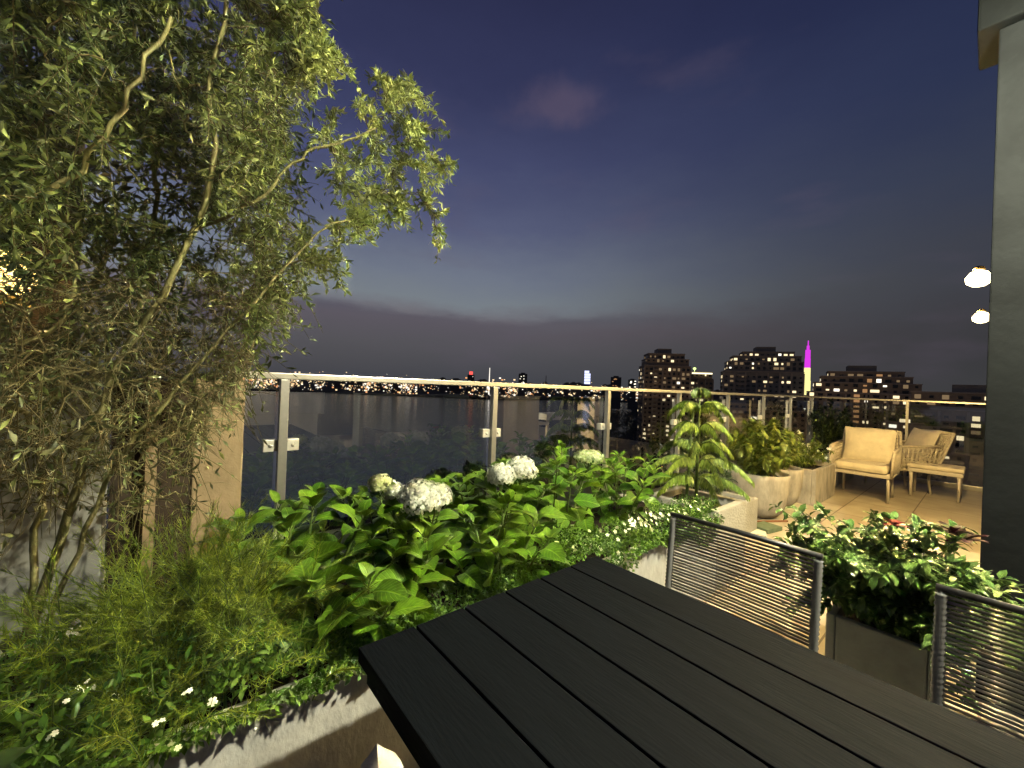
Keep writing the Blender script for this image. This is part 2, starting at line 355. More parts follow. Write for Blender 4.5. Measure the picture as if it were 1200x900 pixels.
# ------------------------------------------------------------------ mesh helpers
def root_loc(o):
    v = Vector((0, 0, 0))
    while o is not None:
        v += o.location; o = o.parent
    return v
class MB:
    """collects shapes (world coordinates) for ONE mesh object"""
    def __init__(s):
        s.v = []; s.f = []; s.sm = []; s.mi = []; s.cur = 0
    def add(s, vs, fs, smooth=False):
        k = len(s.v)
        s.v.extend([tuple(p) for p in vs])
        for f in fs:
            s.f.append(tuple(i + k for i in f)); s.sm.append(smooth); s.mi.append(s.cur)
    def box(s, x0, y0, z0, x1, y1, z1, bev=0.0, M=None):
        bm = bmesh.new(); bmesh.ops.create_cube(bm, size=1)
        for v in bm.verts:
            v.co = Vector((x0 + (v.co.x + .5) * (x1 - x0), y0 + (v.co.y + .5) * (y1 - y0), z0 + (v.co.z + .5) * (z1 - z0)))
        if bev > 0:
            bmesh.ops.bevel(bm, geom=bm.edges[:], offset=bev, segments=2, affect='EDGES', profile=.6)
        if M is not None:
            bm.transform(M)
        bm.verts.index_update()
        s.add([v.co.copy() for v in bm.verts], [[v.index for v in f.verts] for f in bm.faces])
        bm.free()
    def tube(s, pts, rad, n=6, cap=True):
        pts = [Vector(p) for p in pts]
        if not hasattr(rad, '__len__'): rad = [rad] * len(pts)
        vs = []; fs = []
        up = Vector((0, 0, 1)); prev = None
        for i, p in enumerate(pts):
            d = (pts[min(i + 1, len(pts) - 1)] - pts[max(i - 1, 0)])
            if d.length < 1e-9: d = Vector((0, 0, 1))
            d.normalize()
            if prev is None:
                a = d.cross(up if abs(d.z) < .95 else Vector((1, 0, 0))).normalized()
            else:
                a = prev - d * prev.dot(d)
                a = a.normalized() if a.length > 1e-6 else d.orthogonal().normalized()
            prev = a; b2 = d.cross(a)
            for k in range(n):
                w = 2 * math.pi * k / n
                vs.append(p + (a * math.cos(w) + b2 * math.sin(w)) * rad[i])
        for i in range(len(pts) - 1):
            for k in range(n):
                q = (k + 1) % n
                fs.append((i * n + k, i * n + q, (i + 1) * n + q, (i + 1) * n + k))
        if cap:
            fs.append(tuple(range(n - 1, -1, -1))); fs.append(tuple((len(pts) - 1) * n + k for k in range(n)))
        s.add(vs, fs, True)
    def lathe(s, prof, c, n=48, caps=True):
        vs = []; fs = []
        for (r, z) in prof:
            for k in range(n):
                w = 2 * math.pi * k / n
                vs.append((c[0] + r * math.cos(w), c[1] + r * math.sin(w), c[2] + z))
        for i in range(len(prof) - 1):
            for k in range(n):
                q = (k + 1) % n
                fs.append((i * n + k, i * n + q, (i + 1) * n + q, (i + 1) * n + k))
        if caps: fs.append(tuple(range(n - 1, -1, -1))); fs.append(tuple((len(prof) - 1) * n + k for k in range(n)))
        s.add(vs, fs, True)
    def build(s, name, mat, parent=None, origin=None):
        me = bpy.data.meshes.new(name)
        off = root_loc(parent) if parent is not None else Vector(origin or (0, 0, 0))
        me.from_pydata([(p[0] - off.x, p[1] - off.y, p[2] - off.z) for p in s.v], [], s.f)
        for mm in (mat if isinstance(mat, (list, tuple)) else [mat]):
            me.materials.append(MATS[mm])
        me.polygons.foreach_set('use_smooth', s.sm)
        me.polygons.foreach_set('material_index', s.mi)
        me.update()
        o = bpy.data.objects.new(name, me); COL.objects.link(o)
        if parent is not None: o.parent = parent
        else: o.location = off
        return o
def tag(o, label=None, cat=None, group=None, kind=None):
    if label: o['label'] = label
    if cat: o['category'] = cat
    if group: o['group'] = group
    if kind: o['kind'] = kind
    return o
def thing(name, loc, label, cat, group=None, rz=0.0):
    o = bpy.data.objects.new(name, None); o.empty_display_size = .1
    o.location = loc; o.rotation_euler = (0, 0, rz)
    COL.objects.link(o)
    return tag(o, label, cat, group)
def copy_tree(o, parent=None):
    c = o.copy(); COL.objects.link(c)
    if parent is not None: c.parent = parent
    for ch in list(o.children):
        copy_tree(ch, c)
    return c

def unit(a):
    return a / np.maximum(np.linalg.norm(a, axis=-1, keepdims=True), 1e-9)
PROF = {
    'lance': lambda t: np.sin(np.pi * np.clip(t, 0, 1) ** .85) * .5 + .02,
    'ovate': lambda t: np.clip(1.55 * t ** .55 * (1 - t) ** .85 + .015, 0, 1) * .78,
    'round': lambda t: np.sqrt(np.clip(1 - (2 * t - 1) ** 2, 0, 1)) * .5 + .02,
    'blade': lambda t: (1 - t) ** .7 * .5 + .02,
    'petal': lambda t: np.clip(t ** .6 * (1.15 - t) ** .35, 0, 1) * .62 + .05,
}
def leaves(name, mat, P, D, NN, Ln, Wd, prof='lance', seg=2, curl=0.4, fold=0.25, parent=None, origin=None, serr=0.0, wave=0.0, rnd=None, mats=None, mi=None):
    """one mesh of many leaves: each a folded, curved blade with a midrib"""
    P = np.asarray(P, float); n = len(P)
    D = unit(np.asarray(D, float)); NN = np.asarray(NN, float)
    S = np.cross(D, NN); bad = np.linalg.norm(S, axis=1) < 1e-4
    S[bad] = np.cross(D[bad], np.array([.3, .9, .1])); S = unit(S); NN = np.cross(S, D)
    Ln = np.broadcast_to(np.asarray(Ln, float), (n,)); Wd = np.broadcast_to(np.asarray(Wd, float), (n,))
    kap = np.broadcast_to(np.asarray(curl, float), (n,)) * rng.uniform(.5, 1.5, n) + 1e-3
    fo = fold * rng.uniform(.4, 1.6, n)
    off = np.array(root_loc(parent) if parent is not None else (origin or (0, 0, 0)))
    tt = np.linspace(0, 1, seg + 1)
    V = np.zeros((n, seg + 1, 3, 3))
    for j, tv in enumerate(tt):
        a = kap * tv
        y = Ln * np.sin(a) / kap; z = -Ln * (1 - np.cos(a)) / kap
        mid = P + y[:, None] * D + z[:, None] * NN
        nt_ = np.cos(a)[:, None] * NN + np.sin(a)[:, None] * D
        w = float(PROF[prof](np.array(tv))) * Wd * (1 + serr * rng.uniform(-1, 1, n))
        sw = wave * rng.uniform(-1, 1, n) * w
        side = S * (w * np.cos(fo))[:, None]
        lift = nt_ * (w * np.sin(fo) + sw)[:, None]
        lift2 = nt_ * (w * np.sin(fo) - sw)[:, None]
        V[:, j, 0] = mid - side + lift; V[:, j, 1] = mid; V[:, j, 2] = mid + side + lift2
    V = V.reshape(-1, 3) - off
    k = (seg + 1) * 3
    base = []
    for j in range(seg):
        for c in range(2):
            q = j * 3 + c
            base.append((q, q + 1, q + 4, q + 3))
    base = np.array(base)
    F = (base[None] + (np.arange(n) * k)[:, None, None]).reshape(-1, 4)
    me = bpy.data.meshes.new(name)
    me.vertices.add(len(V)); me.vertices.foreach_set('co', V.astype(np.float32).ravel())
    me.loops.add(F.size); me.loops.foreach_set('vertex_index', F.astype(np.int32).ravel())
    me.polygons.add(len(F)); me.polygons.foreach_set('loop_start', (np.arange(len(F)) * 4).astype(np.int32))
    me.polygons.foreach_set('use_smooth', np.ones(len(F), bool))
    if mats:
        for mm in mats: me.materials.append(MATS[mm])
        me.polygons.foreach_set('material_index', np.repeat(np.asarray(mi, np.int32), len(base)))
    else:
        me.materials.append(MATS[mat])
    uvv = np.zeros((seg + 1, 3, 2)); uvv[:, :, 0] = np.array([0, .5, 1]); uvv[:, :, 1] = tt[:, None]
    uvv = np.tile(uvv.reshape(-1, 2), (n, 1))
    ul = me.uv_layers.new(name='UVMap'); ul.data.foreach_set('uv', uvv[F.ravel()].astype(np.float32).ravel())
    at = me.attributes.new('rnd', 'FLOAT', 'POINT')
    rv = rng.uniform(0, 1, n) if rnd is None else np.asarray(rnd, float)
    at.data.foreach_set('value', np.repeat(rv, k).astype(np.float32))
    me.update(calc_edges=True); me.validate()
    o = bpy.data.objects.new(name, me); COL.objects.link(o)
    if parent is not None: o.parent = parent
    else: o.location = off
    return o
def rdir(n, up=0.0, flat=1.0):
    v = rng.normal(size=(n, 3)); v[:, 2] *= flat; v = unit(v); v[:, 2] += up
    return unit(v)

# ================================================================== SETTING
GROUND = -45.0
RAILY = 2.2
FARX = 9.9
f = MB(); f.box(-6, -8, -.30, FARX, 2.40, 0); tag(f.build('terrace_floor', 'terrace_tiles', origin=(0, 0, 0)), kind='structure')
f = MB(); f.box(-6, 2.41, -.30, -.2, 4.2, -.004); tag(f.build('neighbour_floor', 'terrace_tiles'), kind='structure')
# river, near bank, far bank
f = MB(); f.add([(-30000, -30000, GROUND), (30000, -30000, GROUND), (30000, 30000, GROUND), (-30000, 30000, GROUND)], [(0, 1, 2, 3)])
tag(f.build('river', 'river_water'), kind='structure')
def slab(name, pts, z0, z1, mat):
    n = len(pts); b2 = MB()
    b2.add([(p[0], p[1], z0) for p in pts] + [(p[0], p[1], z1) for p in pts],
           [tuple(range(n, 2 * n))] + [(i, (i + 1) % n, n + (i + 1) % n, n + i) for i in range(n)])
    return tag(b2.build(name, mat), kind='structure')
pa = [at_f(x, 500, d) for x, d in ((-900, 60), (300, 110), (660, 250), (735, 420), (745, 650), (735, 1300), (760, 4000))]
slab('near_bank', [(p.x, p.y) for p in pa] + [(9000, -200), (3000, -3000), (-800, -1200)], GROUND - 2, GROUND + 1.2, 'land')
def far_pt(px, d): return at_f(px, 450, d)
shore = [(x, 1230 + 260 * (x > 640)) for x in range(-300, 1000, 60)]
pf = [far_pt(x, d) for x, d in shore]
slab('far_bank', [(p.x, p.y) for p in pf] + [(lambda q: (q.x, q.y))(far_pt(x, 9000)) for x in (1000, 300, -300)], GROUND - 2, GROUND + 3, 'land')

# ================================================================== LARGE STRUCTURE OF THE TERRACE
b = MB(); b.box(2.98, -.62, 0, 3.34, .016, 3.196, bev=.006)
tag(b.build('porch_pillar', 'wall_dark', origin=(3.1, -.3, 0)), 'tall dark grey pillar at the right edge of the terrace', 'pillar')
b = MB(); b.box(3.66, -.5, 0, 4.36, -.10, 3.04, bev=.006)
tag(b.build('porch_pillar', 'porch_plaster', origin=(4, -.3, 0)), 'tan porch pillar behind the dark pillar, carrying the larger wall lamp', 'pillar')
b = MB(); b.box(5.72, -.5, 0, 6.10, -.10, 3.04, bev=.006)
tag(b.build('porch_pillar', 'porch_plaster', origin=(5.9, -.3, 0)), 'far tan porch pillar carrying the smaller wall lamp', 'pillar')
b = MB(); b.box(3.36, -1.5, 3.05, 9.88, -.10, 3.5, bev=.01)
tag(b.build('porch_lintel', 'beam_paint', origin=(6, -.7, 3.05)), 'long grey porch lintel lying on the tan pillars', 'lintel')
r = thing('cabinet', (4.85, -1.1, 0), 'white porch cabinet mirrored in the second glass panel', 'cabinet')
b = MB(); b.box(4.55, -1.35, .001, 5.1, -.85, .70, bev=.004); b.build('body', 'counter_white', r)
b = MB(); b.box(4.5, -1.4, .702, 5.3, -.8, .75, bev=.006); b.build('top', 'counter_white', r)
r = thing('console_table', (6.3, -1.4, 0), 'white porch console table mirrored in the second glass panel', 'table')
b = MB(); b.box(5.65, -1.65, .74, 7.0, -1.2, .86, bev=.008); b.build('top', 'counter_white', r)
for x in (5.72, 6.93):
    for y in (-1.6, -1.25):
        b = MB(); b.box(x - .025, y - .025, .001, x + .025, y + .025, .739); b.build('leg', 'frame_cream', r)
b = MB(); b.box(2.93, -1.6, 3.20, 3.3, .085, 3.66, bev=.012)
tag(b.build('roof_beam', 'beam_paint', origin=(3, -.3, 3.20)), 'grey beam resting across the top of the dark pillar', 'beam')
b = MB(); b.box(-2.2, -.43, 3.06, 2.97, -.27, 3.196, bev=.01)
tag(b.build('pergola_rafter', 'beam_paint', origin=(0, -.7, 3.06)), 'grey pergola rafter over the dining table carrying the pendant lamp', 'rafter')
# covered bay behind the table, seen only in the glass
b = MB(); b.box(-6, -6.2, 0, 9.88, -6.0, 3.6)
tag(b.build('rear_wall', 'plaster_grey', origin=(0, -6, 0)), 'dark rear wall of the covered bay mirrored in the glass', 'wall')
b = MB(); b.box(-2.5, -4.9, 0, 2.35, -4.55, .66); b.box(-2.6, -5.0, .663, 2.45, -4.45, 1.16, bev=.01)
tag(b.build('bar_counter', 'counter_white', origin=(0, -4.7, 0)), 'white bar counter mirrored in the glass below the handrail', 'counter')
b = MB(); b.box(2.52, -2.95, 0, 2.82, -2.65, 3.6, bev=.01)
tag(b.build('bay_pillar', 'plaster_grey', origin=(2.6, -2.8, 0)), 'pale square porch pillar mirrored in the first glass panel', 'pillar')
b = MB(); b.lathe([(.05, 0), (.065, .02), (.055, .1), (.07, .13), (.05, .2), (.02, .22)], (1.45, -4.62, 1.162), 16)
tag(b.build('lantern', 'red_glass', origin=(1.45, -4.62, 1.16)), 'small red glass lantern on the white bar counter', 'lantern')

r = thing('added_porch_lamp', (5.0, -1.0, 3.05), 'unseen globe lamp added under the porch lintel to brighten the cabinet', 'lamp')  # lamp body made up to go with the added porch fill
b = MB(); b.tube([(5.0, -1.0, 3.049), (5.0, -1.0, 2.90)], .008, 6); b.build('cord', 'black_metal', r)
b = MB(); b.lathe([(.01, .12), (.05, .10), (.07, .06)], (5.0, -1.0, 2.79), 16); ls_ = b.build('lamp_shade', 'brass', r)
b = MB(); b.lathe([(.01, .06), (.05, .045), (.06, .0), (.05, -.035), (.01, -.05)], (5.0, -1.0, 2.79), 16); b.build('bulb', 'bulb', ls_)
# wall lamps and pendant
def make_wall_lamp(p, label):
    r = thing('wall_lamp', (p[0], -.10, p[2]), label, 'lamp', 'wall lamps on the porch pillars')
    b2 = MB(); b2.box(p[0] - .05, -.098, p[2] - .10, p[0] + .05, -.078, p[2] + .10, bev=.004); b2.build('back_plate', 'brass', r)
    b2 = MB(); b2.tube([(p[0], -.08, p[2] + .01), (p[0], p[1] - .055, p[2] + .01)], .012, 8); b2.build('arm', 'black_metal', r)
    b2 = MB(); b2.lathe([(.010, .075), (.022, .07), (.03, .052)], (p[0], p[1], p[2]), 20); ls_ = b2.build('lamp_shade', 'brass', r)
    b2 = MB(); b2.lathe([(.01, .05), (.04, .035), (.062, .0), (.056, -.035), (.03, -.055), (.008, -.06)], (p[0], p[1], p[2]), 20); b2.build('bulb', 'bulb', ls_)
    return r
make_wall_lamp(PATIO_AT[0], 'larger and higher of two glowing wall lamps beside the grey wall')
make_wall_lamp(PATIO_AT[1], 'smaller and lower of two glowing wall lamps beside the grey wall')
r = thing('pendant_lamp', (KEY_AT[0], KEY_AT[1], 3.06), 'pendant lamp hanging from the pergola rafter over the table', 'lamp')
b = MB(); b.tube([(KEY_AT[0], KEY_AT[1], 3.06), (KEY_AT[0], KEY_AT[1], 2.99)], .006, 6); b.build('cord', 'black_metal', r)
b = MB(); b.lathe([(.006, .012), (.02, .01), (.06, -.01), (.13, -.10), (.127, -.10), (.057, -.013), (.006, .008)], KEY_AT, 24, caps=False); ls_ = b.build('lamp_shade', 'black_metal', r)
b = MB(); b.lathe([(.008, -.008), (.012, -.07), (.022, -.085), (.022, -.115), (.008, -.13)], KEY_AT, 16); b.build('bulb', 'bulb', ls_)

# left side: tan pillar, grey parapet, thin post, neighbour's wall with a lamp
b = MB(); b.box(.085, 2.16, 0, .262, 2.34, 1.375, bev=.006)
tag(b.build('end_pillar', 'plaster_tan', origin=(.17, 2.25, 0)), 'tan plastered pillar closing the glass balustrade beside the tree', 'pillar')
b = MB(); b.box(-3.2, 2.02, 0, -.165, 2.14, 1.30, bev=.006)
tag(b.build('parapet_wall', 'plaster_grey', origin=(-1.5, 2.08, 0)), 'grey plastered parapet wall behind the tree at the left edge', 'wall')
b = MB(); b.box(-.062, 2.12, 0, -.028, 2.15, 1.37)
tag(b.build('thin_post', 'plaster_tan', origin=(-.04, 2.13, 0)), 'thin tan post between the tan pillar and grey parapet', 'post')
b = MB(); b.box(-.163, 2.17, 0, .083, 2.19, 1.36)  # dark sheet added in place of the dark gap, hides the water
tag(b.build('dark_gap_sheet', 'brown_wall', origin=(-.04, 2.18, 0)), 'added dark brown sheet standing for the dark gap behind the thin post', 'panel')
b = MB(); b.box(-6, 3.25, 0, -.42, 3.45, 2.75)
tag(b.build('neighbour_wall', 'brown_wall', origin=(-2, 3.3, 0)), 'dark brown neighbouring wall with glowing lamp behind the tree', 'wall')
r = thing('wall_lantern', (-.62, 3.25, 1.78), 'glowing golden wall lantern seen through the branches at the left edge', 'lamp')
b = MB(); b.box(-.68, 3.225, 1.70, -.56, 3.249, 1.95, bev=.004); b.build('back_plate', 'brass', r)
b = MB(); b.lathe([(.03, -.02), (.08, .0), (.10, .05), (.10, .13), (.07, .18), (.02, .19)], (-.62, 3.09, 1.76), 20); b.build('lamp_shade', 'warm_glow', r)
b = MB(); b.tube([(-.62, 3.23, 1.72), (-.62, 3.09, 1.735)], .012, 8); b.build('arm', 'brass', r)

# ---- balustrade: handrail, posts (> clamp), glass panels along the river and across the far end
post_x = [.19 * RAILY + i * 1.261 for i in range(8)]
r = thing('river_balustrade', (.26, RAILY, 0), 'glass balustrade with pale metal handrail along the river side', 'railing')
b = MB(); b.box(.20, RAILY - .03, 1.385, FARX, RAILY + .03, 1.415, bev=.004); b.build('handrail', 'rail_metal', r)
for px_ in post_x:
    b = MB(); b.box(px_ - .019, RAILY - .05, .02, px_ + .019, RAILY - .012, 1.384, bev=.002); p_ = b.build('post', 'post_metal', r)
    b = MB(); b.tube([(px_, RAILY - .03, .02), (px_, RAILY - .03, .001)], .05, 12); b.build('foot_plate', 'post_metal', p_)
    for z in (1.07, .42):
        for sx in (-1, 1):
            xa = px_ + sx * .02 if sx > 0 else px_ - .075
            b = MB(); b.box(xa + (.002 if sx > 0 else -.002), RAILY - .026, z - .028, xa + .055, RAILY + .024, z + .028, bev=.003)
            b.tube([(xa + .028, RAILY - .0255, z), (xa + .028, RAILY - .031, z)], .009, 10)
            b.build('clamp', 'plate_metal', p_)
ends = [.262] + post_x + [FARX - .05]
for i in range(len(ends) - 1):
    b = MB(); x0 = ends[i] + (.03 if i else .004); x1 = ends[i + 1] - .03
    if x1 - x0 < .05: continue
    b.box(x0, RAILY - .006, .08, x1, RAILY + .006, 1.325); b.build('glass_panel', 'rail_glass', r)
r = thing('end_balustrade', (FARX, 1.0, 0), 'glass balustrade with thin handrail closing the far terrace end', 'railing')
b = MB(); b.box(FARX - .03, -.02, 1.385, FARX + .03, RAILY - .04, 1.415, bev=.004); b.build('handrail', 'rail_metal', r)
for y_ in (.94, .02):
    b = MB(); b.box(FARX - .045, y_ - .019, .02, FARX - .012, y_ + .019, 1.384, bev=.002); b.build('post', 'post_metal', r)
for y0, y1 in ((.97, 2.14), (.05, .91)):
    b = MB(); b.box(FARX - .006, y0, .08, FARX + .006, y1, 1.325); b.build('glass_panel', 'rail_glass', r)
b = MB(); b.box(FARX - .03, -.02, .001, FARX + .03, RAILY - .04, .075, bev=.004); b.build('bottom_rail', 'post_metal', r)

# ---- planters
def planter(name, x0, y0, x1, y1, h, mat, label, wall=.05, bev=.01, soil=.06, group=None):
    rt = thing(name, ((x0 + x1) / 2, (y0 + y1) / 2, 0), label, 'planter', group)
    bb = MB()
    bb.box(x0, y0, .001, x1, y0 + wall, h, bev); bb.box(x0, y1 - wall, .001, x1, y1, h, bev)
    bb.box(x0, y0 + wall + .001, .001, x0 + wall, y1 - wall - .001, h - .002, bev); bb.box(x1 - wall, y0 + wall + .001, .001, x1, y1 - wall - .001, h - .002, bev)
    bb.box(x0 + wall * .6, y0 + wall * .6, .002, x1 - wall * .6, y1 - wall * .6, .05)
    bb.build('body', mat, rt)
    # lumpy soil
    nx = max(4, int((x1 - x0) / .08)); ny = max(4, int((y1 - y0) / .08)); vs = []; fs = []
    for i in range(nx + 1):
        for j in range(ny + 1):
            vs.append((x0 + wall * .8 + (x1 - x0 - 1.6 * wall) * i / nx, y0 + wall * .8 + (y1 - y0 - 1.6 * wall) * j / ny, h - soil + random.uniform(-.012, .015)))
    for i in range(nx):
        for j in range(ny):
            q = i * (ny + 1) + j; fs.append((q, q + ny + 1, q + ny + 2, q + 1))
    bb = MB(); bb.add(vs, fs, True); bb.build('soil', 'soil', rt)
    return rt
planter('long_planter', -2.2, 1.215, 2.97, 2.00, .52, 'streaked_concrete', 'long concrete planter full of hydrangeas beside the table', wall=.07, soil=.015)
planter('square_planter', 2.985, 1.22, 3.50, 1.78, .565, 'concrete', 'square concrete planter holding the drooping conifer behind the chair', wall=.06)
planter('low_planter', 3.72, 1.52, 4.66, 2.10, .34, 'concrete', 'low concrete planter in shade between conifer and round pot', wall=.05)
planter('box_planter', 6.35, 1.42, 7.35, 2.02, .46, 'pot_stone', 'rectangular tan stone planter behind the two round pots', wall=.05)
planter('end_planter', 8.2, 1.55, 9.4, 2.10, .5, 'grey_planter', 'dark planter at the terrace corner behind the armchairs', wall=.05)
planter('grey_planter', 2.30, .10, 2.68, .46, .43, 'grey_planter', 'grey square planter with red flowering plant between the chairs', wall=.035)
def round_pot(cx, cy, rad, h, label):
    rt = thing('round_pot', (cx, cy, 0), label, 'pot', 'round stone pots by the balustrade')
    bb = MB()
    pr = [(rad * .42, .002), (rad * .62, .02), (rad * .80, .075), (rad * .91, .17), (rad * .97, .30), (rad, h * .9), (rad, h), (rad * .985, h + .006), (rad * .92, h + .004), (rad * .90, h - .03), (rad * .88, h - .12)]
    bb.lathe(pr, (cx, cy, 0), 64); bb.build('body', 'pot_stone', rt)
    bb = MB(); bb.lathe([(rad * .885, h - .055), (rad * .5, h - .045), (.01, h - .04)], (cx, cy, 0), 24); bb.build('soil', 'soil', rt)
    return rt
round_pot(5.30, 1.74, .315, .50, 'large round stone pot with leafy yellow green shrub')
round_pot(6.05, 1.76, .27, .48, 'smaller round stone pot half hidden behind the large pot')

# ---- dining table
TX0, TX1, TY0, TY1 = .37, 1.283, -1.75, .975
r = thing('dining_table', (.83, -.3, 0), 'large black dining table of wide wooden planks', 'table')
pw = (TX1 - TX0 - 5 * .007) / 6
for i in range(6):
    b = MB(); x0 = TX0 + i * (pw + .007); b.box(x0, TY0, .715, x0 + pw, TY1, .75, bev=.0025); b.build('plank', 'table_paint', r)
b = MB()
b.box(TX0 + .012, TY1 - .09, .675, TX1 - .012, TY1 - .03, .713); b.box(TX0 + .012, TY0 + .03, .675, TX1 - .012, TY0 + .09, .713)
b.box(TX0 + .012, TY0 + .092, .675, TX0 + .05, TY1 - .092, .713); b.box(TX1 - .05, TY0 + .092, .675, TX1 - .012, TY1 - .092, .713)
b.build('apron', 'table_paint', r)
for x in (TX0 + .27, TX1 - .27):
    for y in (TY1 - .32, TY0 + .32):
        b = MB(); b.box(x - .035, y - .035, .001, x + .035, y + .035, .713, bev=.003); b.build('leg', 'table_paint', r)

# ---- black cord dining chairs (local origin: under the backrest plane, facing -X)
def make_chair():
    rt = thing('cord_chair', (0, 0, 0), '', 'chair', 'black cord chairs at the dining table')
    hw = .277
    def bk(z): return .03 * ((z - .44) / .4) ** 1.2 if z > .44 else 0.0    # backrest leans away from the table
    for sy in (-1, 1):
        b2 = MB(); b2.tube([(bk(.44) , sy * hw, .44), (bk(.6), sy * hw, .6), (bk(.82), sy * hw, .822)], .0085, 10); up_ = b2.build('upright', 'chair_frame', rt)
        b2 = MB()                                                           # cord wound round the upright
        k = 20
        b2.tube([(bk(.47 + .34 * i / (2 * k)), sy * hw, .47 + .34 * i / (2 * k)) for i in range(2 * k + 1)], [.0125 if i % 2 else .0160 for i in range(2 * k + 1)], 12)
        b2.build('cord_wrap', 'chair_cord', up_)
        b2 = MB(); b2.tube([(-.46, sy * hw, .44), (-.47, sy * (hw + .01), .02), (-.47, sy * (hw + .01), .001)], .012, 10); b2.build('leg', 'chair_frame', rt)
        b2 = MB(); b2.tube([(0, sy * hw, .44), (.06, sy * (hw + .01), .02), (.06, sy * (hw + .01), .001)], .012, 10); b2.build('leg', 'chair_frame', rt)
        b2 = MB(); b2.tube([(-.46, sy * hw, .445), (0, sy * hw, .445)], .011, 8); b2.build('seat_rail', 'chair_frame', rt)
    b2 = MB(); b2.tube([(bk(.82), -hw - .012, .825), (bk(.82) + .014, 0, .825), (bk(.82), hw + .012, .825)], .0105, 10); b2.build('top_rail', 'chair_frame', rt)
    b2 = MB()
    nc = 26
    for i in range(nc):
        z = .475 + .328 * i / (nc - 1)
        zs = z + random.uniform(-.0015, .0015)
        b2.tube([(bk(z), -hw, zs), (bk(z) + .012, -hw * .5, zs - .001), (bk(z) + .016, 0, zs - .0015), (bk(z) + .012, hw * .5, zs - .001), (bk(z), hw, zs)], .0047, 8)
    b2.build('cord_backrest', 'chair_cord', rt)
    b2 = MB()
    for i in range(26):
        x = -.45 + .44 * i / 25
        b2.tube([(x, -hw, .45), (x, 0, .443), (x, hw, .45)], .0055, 6)
    b2.build('cord_seat', 'chair_cord', rt)
    return rt
ch = make_chair(); ch.location = (1.79, .667, 0); ch['label'] = 'black cord chair at the end of table, whole backrest visible before planter'
c2 = copy_tree(ch); c2.location = (1.80, -.19, 0); c2.rotation_euler[2] = R(-3); c2['label'] = 'black cord chair cut off by the frame in the lower right corner'

# ---- cream cushion leaning under the table
def pillow(M, w, h, th, n=14):
    vs = []; fs = []
    for side in (1, -1):
        for i in range(n + 1):
            for j in range(n + 1):
                u = -1 + 2 * i / n; v = -1 + 2 * j / n
                pinch = 1 - .10 * (1 - u * u) * abs(v) ** 2 - 0
                px_ = u * w / 2 * (1 - .08 * (1 - v * v) * 0 - .07 * (1 - abs(u)) * 0) * (1 - .06 * (1 - abs(v) ** 2) * abs(u))
                py_ = v * h / 2 * (1 - .06 * (1 - abs(u) ** 2) * abs(v))
                z = side * th / 2 * ((1 - u ** 4) * (1 - v ** 4)) ** .55
                vs.append(M @ Vector((px_, py_, z)))
    m1 = (n + 1) ** 2
    for i in range(n):
        for j in range(n):
            q = i * (n + 1) + j
            fs.append((q, q + n + 1, q + n + 2, q + 1)); fs.append((m1 + q, m1 + q + 1, m1 + q + n + 2, m1 + q + n + 1))
    return vs, fs
M = Matrix.Translation((.305, .660, .637)) @ Matrix.Rotation(R(70), 4, 'Z') @ Matrix.Rotation(R(84), 4, 'X') @ Matrix.Rotation(R(45), 4, 'Z')
vs, fs = pillow(M, .20, .20, .09)
b = MB(); b.add(vs, fs, True)
tag(b.build('cushion', 'white_cloth', origin=(.305, .66, .495)), 'cream cushion whose pointed corner peeks up beside the table edge', 'cushion')
r = thing('stool', (.22, .66, 0), 'low black stool under the cream cushion beside the table', 'stool')
b = MB(); b.box(.04, .44, .462, .335, .78, .495, bev=.006); b.build('seat', 'chair_frame', r)
for x in (.065, .31):
    for y in (.465, .755):
        b = MB(); b.tube([(x, y, .461), (x, y, .001)], .012, 8); b.build('leg', 'chair_frame', r)

